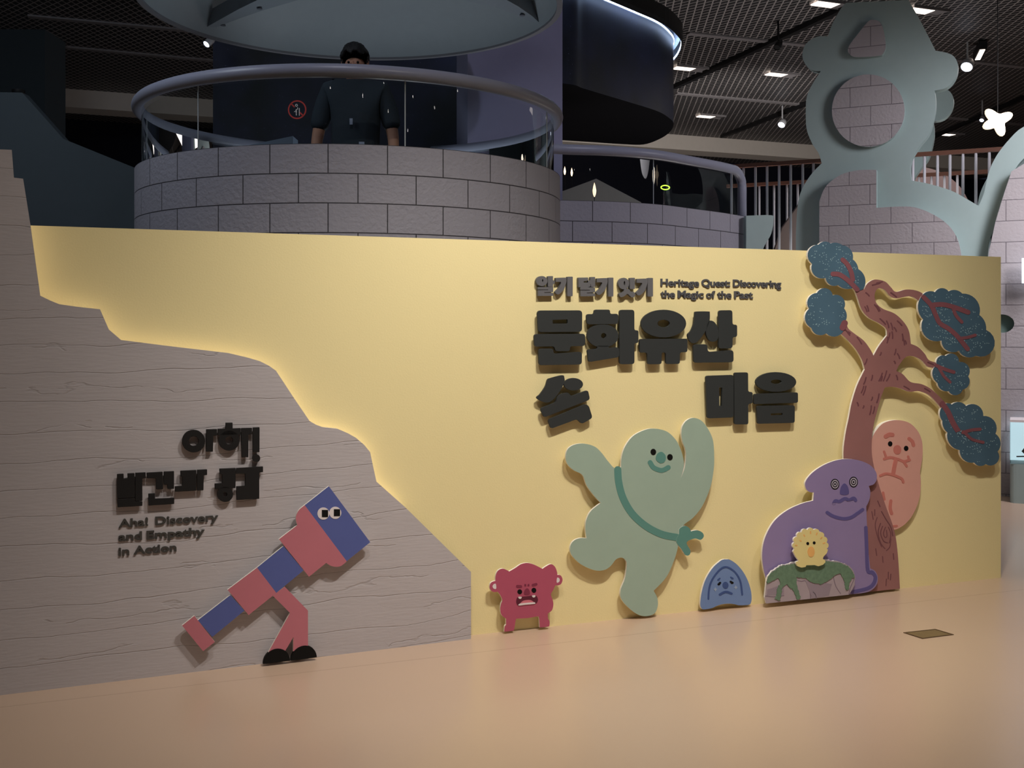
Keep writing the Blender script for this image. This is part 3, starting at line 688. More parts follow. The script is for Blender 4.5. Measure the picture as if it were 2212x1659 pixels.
# ------------------------------------------------------------ pine tree
S = crop(1720, 510, 4.254); wS = lambda v: v/4.254
M_BARK = mat('bark_print', (156, 110, 108), .5, .3, .16, 5); M_BARKD = mat('bark_mark', (118, 76, 82), .5); M_BRANCH = mat('red_branch_print', (138, 86, 94), .5, .3, .15, 8)
M_BRANCHD = mat('branch_streak', (130, 60, 62), .5)
M_FOL = mat('blue_green_foliage', (78, 106, 126), .5, .3, .3, 4); M_DOT = mat('foliage_dot', (150, 180, 190), .5); M_TRIM = mat('foliage_rim', (52, 72, 92), .5)
t = Thing('tree_figure', 'tall cut-out pine tree with curved reddish trunk and blue-green foliage clumps', 'cut-out tree', PY, (1905, 1278), .055)
tr = S((485,1659),(510,1530),(560,1370),(630,1225,1),(600,1130),(540,1030),(460,940),(400,880),(410,810,1),(455,790,1),(480,850),(540,900),(620,960),(680,1040),(710,1098,1),(760,1010),(835,912,1),(825,850),(760,800),(660,745),(600,670),(565,570),(540,505),(500,455),(420,400),(322,362),(328,335),(420,330),(488,368),(470,290),(412,225),(435,203),(490,240),(530,330),(550,400),(615,470),(622,492,1),(650,440),(700,405),(750,400),(820,420),(870,470),(915,512),(1000,492),(1080,495),(1150,520),(1200,570),(1215,620,1),(1140,600),(1060,555),(990,560),(920,572),(860,550),(820,500),(780,480),(740,490),(720,550),(740,620),(800,670),(900,710),(980,780),(1035,870),(1053,990,1),(1120,1020),(1180,1080),(1220,1140),(1300,1165,1),(1290,1212,1),(1210,1200),(1150,1140),(1080,1105),(1010,1110),(950,1180),(920,1240,1),(980,1270),(1050,1340),(1150,1360),(1230,1400),(1310,1470),(1380,1545),(1400,1600,1),(1340,1590),(1290,1530),(1220,1460),(1130,1425),(1040,1430),(960,1400),(880,1385),(815,1390,1),(780,1480),(735,1640))
tr += [(1888,915),(1883.5,946),(1884,986),(1894.5,1034),(1913,1092),(1931.6,1145),(1939.5,1198),(1944,1271.5,1),(1873,1279,1),(1852,1200),(1830,1100),(1822,991),(1826,940)]
marks = []
def bark(x, y, dx, dy, w_=12): marks.append((stroke(S((x,y),(x+dx*.5+3,y+dy*.5),(x+dx,y+dy)), wS(w_)), M_BARKD))
for q in ((630,650,20,45),(650,640,15,50),(720,630,40,60),(740,640,30,45),(615,720,15,25),(770,760,50,50),(830,780,20,60),(870,800,15,60),(900,840,20,35),(930,780,40,40),(860,890,-15,60),(880,880,5,60),(840,930,-5,50),(980,930,15,70),(975,900,5,60),(1000,960,10,30),(915,1040,-12,50),(930,1080,20,45),(900,1150,10,20),(780,1070,-10,25),(700,1280,-10,45),(790,1260,-30,70),(830,1240,-30,90),(860,1270,-30,60),(790,1290,-12,40),(650,1130,-20,50),(560,930,40,60),(590,920,40,50),(450,860,40,50),(480,880,15,15),(870,520,50,40),(700,450,70,-20),(740,430,50,-10),(640,520,30,30),(1060,1040,-30,60),(1210,1160,50,20),(990,1380,50,30),(1180,1400,50,30),(920,1280,10,40),(640,1380,-25,80),(620,1380,-22,60),(760,1450,-20,80),(700,1480,-10,30),(560,1530,10,30),(690,1560,-15,80),(720,1570,-15,60),(620,1560,-6,20),(640,1300,-20,60)):
    bark(*q)
Vc = crop(1630, 970, 4.74)
for pts in (((1255,700),(1235,780),(1260,900),(1300,1000)),((1290,760),(1265,850),(1290,960),(1335,1020)),((1310,790),(1290,860),(1320,940),(1360,960)),((1340,800),(1320,860),(1335,905),(1355,890),(1350,830)),((1370,800),(1395,870),(1380,960)),((1300,640),(1345,720),(1395,800),(1415,890)),((1395,920),(1385,1000),(1350,1040)),((1230,620),(1230,680)),((1260,530),(1285,590)),((1310,1100),(1315,1160)),((1370,1260),(1368,1330)),((1395,1280),(1390,1340)),((1350,1330),(1345,1400)),((1240,1020),(1250,1090)),((1420,1070),(1425,1130)),((1200,640),(1215,720))):
    marks.append((stroke(Vc(*pts), 9/4.74), M_BARKD))
def inside(p, poly):
    c = False; n = len(poly)
    for i in range(n):
        x1, y1 = poly[i-1]; x2, y2 = poly[i]
        if (y1 > p[1]) != (y2 > p[1]) and p[0] < (x2-x1)*(p[1]-y1)/(y2-y1)+x1: c = not c
    return c
trp = cr(tr, 5); marks = [m_ for m_ in marks if all(inside(p, trp) for p in m_[0])]
t.part('trunk', [cr(tr, 5)], .037, .05, M_BARK, M_WHITE, extra=marks)
def cloud(pts, branches, seed, back=.0385, front=.0525):
    rnd = random.Random(seed); poly = scallop(pts)
    cx = sum(p[0] for p in poly)/len(poly); cy = sum(p[1] for p in poly)/len(poly)
    xs = [p[0] for p in poly]; ys = [p[1] for p in poly]
    ar = (max(xs)-min(xs))*(max(ys)-min(ys)); dots = []; n = int(ar/150)
    for _ in range(n):
        p = (rnd.uniform(min(xs), max(xs)), rnd.uniform(min(ys), max(ys)))
        for q in range(rnd.choice((1, 2, 3))):
            pp = (p[0]+q*rnd.uniform(3.5, 6), p[1]+rnd.uniform(-3, 4))
            far = (cx+(pp[0]-cx)*1.12, cy+(pp[1]-cy)*1.12)
            if inside(far, poly): dots.append((ell(pp[0], pp[1], rnd.uniform(.7, 1.15), rnd.uniform(.8, 1.3), 7), M_DOT))
    fo = t.part('foliage', [poly], back, front, M_FOL, M_WHITE, extra=dots)
    for k, br in enumerate(branches): t.part('branch', [br], front, front+.0014+.0003*k, M_BRANCH, parent=fo)
cloud(S((145,255),(105,165),(205,78),(258,50),(315,68),(375,62),(425,84),(500,125),(520,215),(556,255),(570,303),(628,370),(615,488),(570,500),(520,478),(450,484),(385,450),(320,452),(270,385),(172,365)),
      [stroke(S((560,490),(480,410),(400,355),(338,348)), wS(44)), stroke(S((520,400),(505,330),(470,260),(428,218)), wS(42))], 1)
cloud(S((335,543),(425,565),(440,665),(465,735),(440,800),(405,905),(275,893),(190,905),(140,845),(80,760),(118,668),(110,575),(190,522),(260,478)), [stroke(S((446,800),(428,840)), wS(58), False)], 2)
cloud(S((1165,535),(1215,508),(1275,515),(1335,478),(1400,508),(1460,495),(1525,528),(1650,580),(1683,725),(1730,780),(1745,862),(1822,1010),(1650,1100),(1570,1112),(1495,1053),(1400,1060),(1335,960),(1185,920),(1165,765),(1118,660)),
      [stroke(S((1170,560),(1240,635),(1280,720),(1320,800),(1400,850),(1480,920),(1575,1038)), wS(42)), stroke(S((1240,635),(1340,628),(1440,650),(1580,700)), wS(44)), stroke(S((1440,660),(1470,730),(1522,790)), wS(30)), stroke(S((1510,940),(1580,930),(1645,910)), wS(28))], 3)
cloud(S((1375,1100),(1438,1080),(1495,1157),(1585,1200),(1580,1290),(1590,1360),(1530,1410),(1470,1462),(1400,1425),(1325,1405),(1298,1350),(1250,1260),(1290,1180),(1305,1115)),
      [stroke(S((1285,1188),(1370,1225),(1448,1250)), wS(32)), stroke(S((1315,1215),(1360,1290),(1415,1342)), wS(26))], 4)
cloud([(2056,874),(2071,868.5),(2087,877),(2108,874),(2124,898.6),(2145,906),(2150.4,937),(2161.5,956),(2155,975.5),(2154,999),(2129,1002.5),(2117,1006.8),(2104.5,999.3),(2082.8,994),(2073,972.3),(2052,959.6),(2046.4,934.4),(2037.7,922.4),(2035.6,909),(2030,892),(2038,875),(2046,871)],
      [stroke([(2036,872),(2048,890),(2058,912),(2072,934),(2080,935)], 11.5), stroke(R((830,205),(900,185),(970,178)), wR(26)), stroke(R((850,210),(905,260),(995,285)), wR(24))], 5)

# ------------------------------------------------------------ purple figure
V = Vc; eV = lambda *q: aell(*q, f=V, s=4.74); wV = lambda v: v/4.74
M_PUR = mat('purple_print', (148, 132, 176), .5, .35); M_PURD = mat('dark_purple_print', (98, 90, 146), .5); M_RING = mat('pale_ring', (190, 182, 200), .5)
t = Thing('purple_figure', 'large purple cut-out creature with ringed eyes in front of the tree trunk', 'cut-out figure', PY, V((1100, 1478))[0], .08)
t.part('body', [cr(V((607,445,1),(600,528,1),(480,560),(330,630),(200,740),(110,900),(78,1060),(90,1220),(125,1350,1),(150,1560,1),(960,1490,1),(1150,1466),(1240,1405),(1262,1320),(1235,1250),(1185,1222,1),(1160,1000,1),(1143,590,1),(1175,520),(1185,440),(1170,378,1),(1220,360),(1250,310),(1245,240),(1190,170),(1100,125),(990,103),(870,108),(750,145),(640,205),(560,275),(518,345),(530,410),(565,440)))], .062, .075, M_PUR, M_WHITE)
def ff(name, pts, m=M_PURD, base=.075, d=.0014, parent=None): return t.part(name, [pts], base, base+d, m, parent=parent)
ff('leg_outline', stroke(V((1140,805),(1148,1000),(1160,1242),(1205,1262),(1238,1315),(1215,1385),(1150,1430),(1000,1465)), wV(36)))
for cx, cy in ((824,360),(1014,338)):
    e = ff('eye', eV(cx,cy,44,55), M_INK)
    for i, (k, m) in enumerate(((.80,M_RING),(.60,M_INK),(.40,M_RING),(.2,M_INK))): ff('eye_ring' if i < 3 else 'pupil', eV(cx,cy,44*k,55*k), m, .0764+i*.0005, .0005, e)
ff('nose', cr(V((875,455),(885,390),(920,352),(955,385),(967,450),(940,470),(900,470))))
ff('mouth', stroke(V((812,555),(830,530),(870,537),(925,508),(970,522),(1015,503),(1035,525)), wV(34)))
ff('chin_line', stroke(V((745,650),(790,680),(850,702),(920,714),(990,700),(1050,662),(1107,620)), wV(34)))

# ------------------------------------------------------------ mossy rock + chick
M_ROCK = mat('rock_print', (172, 158, 166), .55, .3, .10, 9); M_ROCKD = mat('rock_crack', (132, 116, 130), .6); M_ROCKM = mat('rock_facet', (152, 138, 150), .6)
M_MOSS = mat('moss_print', (108, 134, 112), .8, .1, .25, 60)
t = Thing('rock_figure', 'lilac grey cut-out rock draped with green moss in front of the purple creature', 'cut-out rock', PY, V((500, 1540))[0], .105)
def rough(pts, amp, step=14, seed=3):
    rnd = random.Random(seed); out = []
    for i in range(len(pts)):
        a_ = pts[i]; b_ = pts[(i+1) % len(pts)]; L = math.dist(a_, b_); n = max(1, int(L/step))
        for k in range(n):
            tt = k/n; out.append((a_[0]+(b_[0]-a_[0])*tt+rnd.uniform(-amp, amp), a_[1]+(b_[1]-a_[1])*tt+rnd.uniform(-amp, amp)))
    return out
def roughopen(pts, amp, step=14, seed=3):
    rnd = random.Random(seed); out = []
    for i in range(len(pts)-1):
        a_ = pts[i]; b_ = pts[i+1]; n = max(1, int(math.dist(a_, b_)/step))
        for k in range(n):
            tt = k/n; out.append((a_[0]+(b_[0]-a_[0])*tt+rnd.uniform(-amp, amp), a_[1]+(b_[1]-a_[1])*tt+rnd.uniform(-amp, amp)))
    return out
top = [(122,1345),(140,1300),(180,1250),(260,1195),(400,1160),(560,1150),(740,1135),(860,1150),(960,1190),(1010,1240)]
rk = [(105,1520),(122,1350)]+roughopen(top[1:], 5)+[(1015,1250),(1030,1310),(1025,1390),(1000,1440),(965,1492),(120,1582)]
ex = []
for pts, w_ in ((((440,1345),(480,1355),(520,1350),(560,1420),(575,1530)),9),(((110,1505),(200,1512),(300,1500)),8),(((600,1465),(625,1495),(630,1530)),8),(((800,1280),(830,1400),(880,1480)),8),(((1020,1330),(980,1420),(965,1485)),7)):
    ex.append((stroke(V(*pts), w_/4.74), M_ROCKD))
ex.append((V((520,1352),(790,1380),(760,1500),(590,1530)), M_ROCKM)); ex.append((V((130,1440),(300,1380),(300,1490),(125,1500)), M_ROCKM))
rko = t.part('rock', [V(*rk)], .088, .10, M_ROCK, M_WHITE, extra=ex)
moss = [(130,1385),(128,1340),(150,1295),(190,1252),(265,1205),(400,1172),(560,1160),(740,1146),(860,1160),(955,1200),(1010,1255),(1025,1310),(990,1330),(970,1380),(960,1440),(938,1448),(925,1370),(880,1270),(830,1285),(770,1340),(680,1385),(600,1375),(530,1325),(430,1310),(430,1390),(475,1530),(440,1542),(400,1450),(330,1390),(285,1420),(262,1558),(213,1540),(235,1440),(268,1370),(240,1320),(180,1350)]
t.part('moss', [V(*rough(moss, 6, 9, 5))], .10, .104, M_MOSS, parent=rko)
M_CHK = mat('cream_yellow_print', (232, 216, 150), .5, .35); M_BEAK = mat('orange_print', (238, 184, 112), .5, .3, .08, 30)
t = Thing('yellow_figure', 'small cream yellow ruffled cut-out chick sitting on the mossy rock', 'cut-out figure', PY, V((575, 1205))[0], .125)
ring = []
N = 9
angs = [205+ (515-205-180)*0 + k*(230/N) for k in range(N+1)]
cusp = []
for k in range(N+1):
    th = math.radians(170+k*200/N); cusp.append((573+168*math.cos(th), 990+165*math.sin(th)))
    if k < N:
        th = math.radians(170+(k+.5)*200/N); cusp.append((573+186*math.cos(th), 990+184*math.sin(th)))
arc = scallop(cusp+[(573, 1060)], 5)
arc = arc[:5*N]+[cusp[-1]]
chk = arc+[(752,1030),(740,1065),(705,1105),(700,1125),(724,1140),(725,1160),(700,1185),(655,1200),(635,1195),(620,1188),(530,1190),(522,1208),(480,1214),(440,1200),(422,1170),(425,1155),(452,1143),(420,1100),(395,1050)]
bd = t.part('body', [V(*chk)], .108, .12, M_CHK, M_WHITE)
t.part('beak', [eV(579,1052,36,54)], .12, .1215, M_BEAK)
t.part('eye', [eV(545,968,14,16)], .12, .1212, M_INK); t.part('eye', [eV(611,961,14,16)], .12, .1212, M_INK)
for x, y, dx, dy in ((574,845,0,20),(640,860,-6,18),(690,905,-12,12),(505,880,8,14),(465,935,12,8),(720,960,-16,6),(420,985,14,3)):
    t.part('ruffle_mark', [stroke(V((x,y),(x+dx,y+dy)), 12/4.74)], .12, .121, M_BEAK)

# ------------------------------------------------------------ floor hatch
hp = [floor_pt(x, y) for x, y in ((1951.2,1367.3),(2020.5,1359.7),(2060.5,1371.6),(1992.1,1380.3))]
hc = sum((Vector(p) for p in hp), Vector((0, 0)))/4
t = empty('floor_hatch', (hc.x, hc.y, 0)); tag(t, 'small brass square service hatch set in the beige floor', 'hatch')
def quad_ring(k0, k1, z, name, m):
    bm = bmesh.new(); o_ = [Vector(p)-hc for p in hp]
    A_ = [bm.verts.new((p.x*k1, p.y*k1, z)) for p in o_]; D_ = [bm.verts.new((p.x*k1, p.y*k1, 0)) for p in o_]
    if k0:
        B_ = [bm.verts.new((p.x*k0, p.y*k0, z)) for p in o_]
        for i in range(4): bm.faces.new((A_[i], A_[(i+1) % 4], B_[(i+1) % 4], B_[i]))
    else: bm.faces.new(A_)
    for i in range(4): bm.faces.new((A_[i], D_[i], D_[(i+1) % 4], A_[(i+1) % 4]))
    bmesh.ops.recalc_face_normals(bm, faces=bm.faces)
    mesh_obj(name, bm, m, t)
quad_ring(.90, 1.0, .003, 'frame', mat('hatch_frame', (88, 66, 44), .5, .4))
quad_ring(0, .90, .002, 'cover', mat('hatch_cover', (138, 118, 84), .5, .4, .2, 30, metal=.3))

# ------------------------------------------------------------ round block tower with glass rail
D = 8.0
aL = math.atan((290-CX)/F); aR = math.atan((1210-CX)/F); ac = (aL+aR)/2; ha = (aR-aL)/2
TX, TY = D*math.sin(ac), D*math.cos(ac); TR_ = D*math.sin(ha)
Znear = (D-TR_)*math.cos(ac)
ZB = H+(HY-311)/F*Znear; ZR = H+(HY-152)/F*Znear
def drum_mesh(bm, cx, cy, r, z0, z1, u_off, seg=96):
    uvl = bm.loops.layers.uv.verify()
    for k in range(seg):
        a0_ = 2*PI*k/seg; a1_ = 2*PI*(k+1)/seg
        vv = [bm.verts.new((cx+r*math.cos(t_), cy+r*math.sin(t_), z)) for t_, z in ((a0_,z0),(a1_,z0),(a1_,z1),(a0_,z1))]
        f = bm.faces.new(vv)
        for lp, (t_, z) in zip(f.loops, ((a0_,z0),(a1_,z0),(a1_,z1),(a0_,z1))): lp[uvl].uv = (r*(t_)+u_off, z1-z+.175*200)
def cyl_hit(px, r):
    d = Vector(((px-CX)/F, 1)).normalized(); c = Vector((TX, TY)); b_ = d.dot(c); q = b_*b_-(c.length_squared-r*r)
    p = d*(b_-math.sqrt(max(q, 0))); return p, math.atan2(p.y-TY, p.x-TX) % (2*PI)
_, ph = cyl_hit(708.6, TR_)
tower = empty('round_tower', (TX, TY, 0)); tag(tower, 'large round grey block tower with a glass balustrade behind the yellow wall', 'tower')
bm = bmesh.new(); drum_mesh(bm, 0, 0, TR_, 0, ZB, -TR_*ph+.35*100+.175)
lathe(bm, [(TR_, ZB), (TR_-.10, ZB)], seg=96); lathe(bm, [(TR_-.10, ZB), (TR_-.10, 1.55)], seg=96)
mesh_obj('block_wall', bm, [M_BRICK], tower, smooth=True)
bm = bmesh.new(); lathe(bm, [(0, 1.62), (TR_-.09, 1.62), (TR_-.09, 1.55), (0, 1.55)], seg=64)
mesh_obj('deck', bm, mat('deck_floor', (90, 92, 104), .6), tower)
RG = TR_-.045
_, th0 = cyl_hit(428, RG); _, th1 = cyl_hit(875, RG)
bm = bmesh.new(); dth = th1-th0
A_GAP0 = 1.25; A_GAP1 = 1.95      # opening in the far side
bm = bmesh.new(); lathe(bm, [(RG, ZB), (RG, ZR-.03)], seg=80, a0=A_GAP1, a1=A_GAP0+2*PI)
for p_ in bm.faces: p_.smooth = True
mesh_obj('glass_panel', bm, M_GLASS, tower)
bm = bmesh.new()
for k in (th0, th1, th0-dth, th1+dth):
    tube(bm, [(RG*math.cos(k), RG*math.sin(k), ZB), (RG*math.cos(k), RG*math.sin(k), ZR-.03)], .004, 6)
mesh_obj('glass_joint', bm, mat('joint_seal', (170, 176, 180), .4), tower)
bm = bmesh.new(); RRr = TR_-.02
tube(bm, [(RRr*math.cos(a_), RRr*math.sin(a_), ZR) for a_ in [A_GAP1+(A_GAP0+2*PI-A_GAP1)*k/110 for k in range(111)]], .042, 14)
mesh_obj('handrail', bm, M_STEEL, tower, smooth=True)
# "no leaning" sign on the glass
pS, thS = cyl_hit(642, RG+.004); zS = H+(HY-237)/F*pS.y
sg = empty('warning_sticker', (pS.x, pS.y, zS), thS+PI/2); tag(sg, 'round red prohibition sticker with a white figure on the tower glass', 'sticker')
def flat(name, polys, y, m, parent, th=.0008):
    bm = bmesh.new()
    for po in polys:
        outer, holes = po if isinstance(po, tuple) else (po, ())
        prism(bm, outer, holes, y+th, y, 0, 0)
    return mesh_obj(name, bm, m, parent)
ro = .056
M_REDS = mat('sticker_red', (190, 70, 66), .6); M_WS = mat('sticker_white', (235, 235, 235), .6)
flat('ring', [(ell(0,0,ro,ro), [ell(0,0,ro*.86,ro*.86)])], -.002, M_REDS, sg)
flat('slash', [stroke([(-.036,.036),(-.018,.018)], .008), stroke([(.018,-.018),(.036,-.036)], .008)], -.002, M_REDS, sg)
flat('pictogram', [(ell(-.004,.026,.008,.008,14), [ell(-.004,.026,.0045,.0045,14)]), stroke([(.003,.012),(.003,.004),(-.008,-.002)], .004, False), stroke([(-.016,-.012),(-.008,-.006),(-.004,-.032)], .004, False), stroke([(.013,.008),(.013,-.034)], .004, False), stroke([(-.004,-.006),(-.006,-.032)], .004, False)], -.002, M_WS, sg)
# low block on the deck
bm = bmesh.new(); pt = ray(600, 300, 8.6); box(bm, -.2, .14, -.1, .1, 1.62, 3.02); 
for v in bm.verts:
    if v.co.x < 0 and v.co.z > 2: v.co.z -= .07
o = mesh_obj('deck_block', bm, mat('blue_grey_block', (110, 122, 140), .6), loc=(pt.x, pt.y, 0)); tag(o, 'blue-grey upright block on the round tower deck left of the man', 'block')

# domed canopy above the tower
ZD = H+(HY-127)/F*((D+TR_)*math.cos(ac))
M_DOME = mat('canopy_paint', (150, 158, 164), .6, .2)
dome = empty('round_canopy', (TX, TY, ZD)); tag(dome, 'white domed round canopy hanging over the glass-railed tower', 'canopy')
bm = bmesh.new(); Rr = TR_
lathe(bm, [(Rr-.02, 0), (Rr-.03, .06), (Rr*.93, .20), (Rr*.78, .36), (Rr*.62, .44), (Rr*.55, .43), (Rr*.45, .40), (Rr*.2, .385), (.0001, .38)], seg=96)
for f_ in bm.faces: f_.smooth = True
mesh_obj('inner_shell', bm, M_DOME, dome)
bm = bmesh.new(); lathe(bm, [(Rr-.02, 0), (Rr+.015, 0), (Rr+.02, .05), (Rr*.97, .24), (Rr*.8, .45), (Rr*.5, .56), (.12, .6), (.1, ZC-ZD)], seg=96)
for f_ in bm.faces: f_.smooth = True
mesh_obj('outer_shell', bm, M_DOME, dome)
bm = bmesh.new(); lathe(bm, [(Rr-.022, -.006), (Rr+.018, -.006), (Rr+.018, .012), (Rr-.022, .012), (Rr-.022, -.006)], seg=96)
mesh_obj('rim', bm, mat('rim_paint', (122, 122, 128), .5), dome)
def dome_pt(px, py, h):
    p = at_height(px, py, ZD+h); return Vector((p.x-TX, p.y-TY, h))
# arched band with round caps inside the canopy
arcpx = [(430,68,.05),(470,45,.09),(515,20,.13),(560,-2,.17),(640,-30,.22),(760,-48,.25),(900,-45,.25),(1010,-28,.22),(1080,-8,.17),(1120,14,.12),(1150,35,.08),(1166,50,.05)]
bm = bmesh.new(); A_ = []; B_ = []; Cc = []
for i, (x, y, h) in enumerate(arcpx):
    k = math.sin(PI*i/(len(arcpx)-1)); p1 = dome_pt(x, y, h); p2 = dome_pt(x+k*14*(1 if x < 800 else -1), y+4+k*26, h)
    A_.append(bm.verts.new(p1)); B_.append(bm.verts.new(p2)); Cc.append(bm.verts.new(p1+Vector((0, 0, .12))))
for i in range(len(A_)-1):
    bm.faces.new((A_[i], A_[i+1], B_[i+1], B_[i])); bm.faces.new((A_[i], Cc[i], Cc[i+1], A_[i+1]))
bd_ = mesh_obj('arched_band', bm, mat('band_paint', (128, 136, 144), .6), dome)
bm = bmesh.new()
for x, y, h in ((482,53,.10),(561,17,.16),(1128,31,.10)):
    p = dome_pt(x, y, h); 
    bmesh.ops.create_cone(bm, cap_ends=True, segments=16, radius1=.022, radius2=.018, depth=.012, matrix=Matrix.Translation(p+Vector((0, 0, -.004))))
mesh_obj('round_cap', bm, mat('cap_grey', (96, 100, 108), .4), bd_)

# ------------------------------------------------------------ second, lower balcony to the right
ZB2 = ZB; ZR2 = ZR
def z_at(py, z): return (z-H)*F/(HY-py)
rp = [(1120,302),(1210,317),(1320,319),(1420,325),(1500,334),(1560,346),(1590,357)]
bp = [(1100,426),(1210,432),(1320,435),(1420,441),(1500,451),(1560,459),(1613,468)]
bal_pts = []
for x, y in bp:
    p = at_height(x, y, ZB2); bal_pts.append((p.x, p.y))
bc = cr(bal_pts, 6, False)
bal = empty('curved_balcony', (bal_pts[3][0], bal_pts[3][1], 0)); tag(bal, 'lower curved grey block balcony with glass rail right of the round tower', 'balcony')
ox, oy = bal_pts[3]
bm = bmesh.new(); uvl = bm.loops.layers.uv.verify(); L = 0
for i in range(len(bc)-1):
    a_, b_ = Vector(bc[i]), Vector(bc[i+1]); dL = (b_-a_).length
    f_ = bm.faces.new([bm.verts.new((q.x-ox, q.y-oy, z)) for q, z in ((a_,0),(b_,0),(b_,ZB2),(a_,ZB2))])
    for lp, (u_, z) in zip(f_.loops, ((L,0),(L+dL,0),(L+dL,ZB2),(L,ZB2))): lp[uvl].uv = (u_+.12, ZB2-z+.35*50)
    n_ = Vector((-(b_-a_).y, (b_-a_).x)).normalized()*.1
    f2_ = bm.faces.new([bm.verts.new((q.x-ox, q.y-oy, ZB2)) for q in (a_, b_, b_+n_, a_+n_)])
    for lp in f2_.loops: lp[uvl].uv = (.1, .1)
    bm.faces.new([bm.verts.new((q.x-ox, q.y-oy, z)) for q, z in ((a_+n_,ZB2),(b_+n_,ZB2),(b_+n_,0),(a_+n_,0))])
    L += dL
mesh_obj('block_wall', bm, M_BRICK, bal)
rl = []
def inset(i, d):
    a_ = Vector(bc[max(i-1, 0)]); b_ = Vector(bc[min(i+1, len(bc)-1)]); n_ = Vector((-(b_-a_).y, (b_-a_).x)).normalized()*d
    return Vector(bc[i])+n_
bm = bmesh.new(); prev = None
for i in range(len(bc)-1):
    p = inset(i, .05); cur = (bm.verts.new((p.x-ox, p.y-oy, ZB2)), bm.verts.new((p.x-ox, p.y-oy, ZR2)))
    if prev: bm.faces.new((prev[0], cur[0], cur[1], prev[1])).smooth = True
    prev = cur
mesh_obj('glass_panel', bm, M_GLASS, bal)
pp = [inset(i, .03) for i in range(len(bc)-3)]
path = [(p.x-ox, p.y-oy, ZR2) for p in pp]
pe = inset(len(bc)-1, .05); l_ = Vector(path[-1]); e_ = Vector((pe.x-ox, pe.y-oy, ZR2))
for k in range(1, 7):
    th = PI/2*k/6; path.append((l_.x+(e_.x-l_.x)*math.sin(th), l_.y+(e_.y-l_.y)*math.sin(th), ZR2-.14*(1-math.cos(th))))
path.append((e_.x, e_.y, ZB2))
bm = bmesh.new(); tube(bm, path, .044, 12); mesh_obj('handrail', bm, M_STEEL, bal, smooth=True)
bm = bmesh.new()
for px_ in (1414,):
    i = min(range(len(bc)), key=lambda j: abs(CX+F*bc[j][0]/bc[j][1]-px_)); p = inset(i, .05)
    tube(bm, [(p.x-ox, p.y-oy, ZB2), (p.x-ox, p.y-oy, ZR2)], .004, 6)
mesh_obj('glass_joint', bm, MATS['joint_seal'], bal)
# pale sloping panel behind the balcony glass; green reflection modelled as a glowing ring
QP = Plane((0, 11.6), (1, 11.6))
o = wallcut('play_roof', QP, [(1120,430),(1218,412),(1288,386),(1385,437),(1420,520),(1120,520)], .3, mat('tent_grey', (140, 136, 130), .6)); o['x'] = 0; del o['x']
o.location.z = 0; tag(o, 'pale grey sloping roof piece seen through the lower balcony glass', 'roof piece')
c_ = ray(1437, 405, 12.4); bm = bmesh.new()
tube(bm, [(.048*math.cos(2*PI*k/28), .02*math.sin(2*PI*k/28), .026*math.sin(2*PI*k/28)) for k in range(28)], .006, 6, closed=True)
o = mesh_obj('ring_reflection_shape', bm, mat('green_reflection_glow', (190, 255, 60), emit=(190, 255, 70), estr=2.2), loc=c_); tag(o, 'green ring reflection in the balcony glass, modelled as a glowing ring on a stem', 'reflection')
tube_b = bmesh.new(); tube(tube_b, [(0, 0, -.03), (0, 0, -c_.z)], .003, 5); cord_ = mesh_obj('stem', tube_b, M_INK, o)  # stem added only to carry the modelled ring reflection
# lamp reflections in the glass, modelled as small glowing candle shapes behind it
for px_, py_, s_ in ((1284,412,1.2),(1220,370,.8),(1235,373,.8)):
    c_ = ray(px_, py_, 11.0 if s_ > 1 else 12.2); bm = bmesh.new()
    lathe(bm, [(.0001, -.06*s_), (.012*s_, -.03*s_), (.016*s_, 0), (.009*s_, .04*s_), (.0001, .07*s_)], seg=10)
    o = mesh_obj('lamp_reflection_shape', bm, mat('cream_reflection_glow' if s_ > 1 else 'white_reflection_glow', (255, 225, 190), emit=(255, 220, 180), estr=1.6 if s_ > 1 else 2.5), loc=c_, smooth=True)
    bm = bmesh.new(); tube(bm, [(0, 0, -.05*s_), (0, 0, -c_.z)], .004, 5); mesh_obj('stem', bm, M_INK, o)  # added stem, holds up the modelled reflection
    tag(o, {1284: 'large cream lamp reflection low in the lower balcony glass, modelled as a glowing shape', 1220: 'small white lamp reflection nearest the lavender pier, modelled as a glowing shape', 1235: 'small white lamp reflection between the lavender pier and the cream one, modelled as glowing shape'}[px_], 'reflection', 'modelled lamp reflections at the balcony glass')

# ------------------------------------------------------------ hanging dark cylinder with light ring
hC = 2.45; ZCB = H+hC
fpx = [(1215,180),(1260,191),(1300,203),(1360,221),(1420,240),(1447,256),(1455,268),(1447,285),(1425,300),(1390,312),(1340,311),(1280,307),(1215,303)]
fp = [at_height(x, y, ZCB) for x, y in fpx]; fp = [(p.x, p.y) for p in fp]
fp = [(fp[0][0]-.9, fp[0][1]-.2)]+fp+[(fp[-1][0]-.9, fp[-1][1]-.3)]
fc = cr([tuple(p)+((1,) if i in (0, len(fp)-1) else ()) for i, p in enumerate(fp)], 5)
ccx = sum(p[0] for p in fc)/len(fc); ccy = sum(p[1] for p in fc)/len(fc)
cyl = empty('hanging_screen_drum', (ccx, ccy, ZCB)); tag(cyl, 'dark hanging drum with starry projection and white light ring under the ceiling', 'hanging drum')
def extr(bm, loop, z0, z1, cap=True):
    n = len(loop); a_ = [bm.verts.new((p[0]-ccx, p[1]-ccy, z0)) for p in loop]; b_ = [bm.verts.new((p[0]-ccx, p[1]-ccy, z1)) for p in loop]
    for i in range(n): bm.faces.new((a_[i], a_[(i+1) % n], b_[(i+1) % n], b_[i])).smooth = True
    return a_, b_
bm = bmesh.new(); extr(bm, fc, 0, ZC-ZCB); bmesh.ops.recalc_face_normals(bm, faces=bm.faces); mesh_obj('screen', bm, M_STAR, cyl)
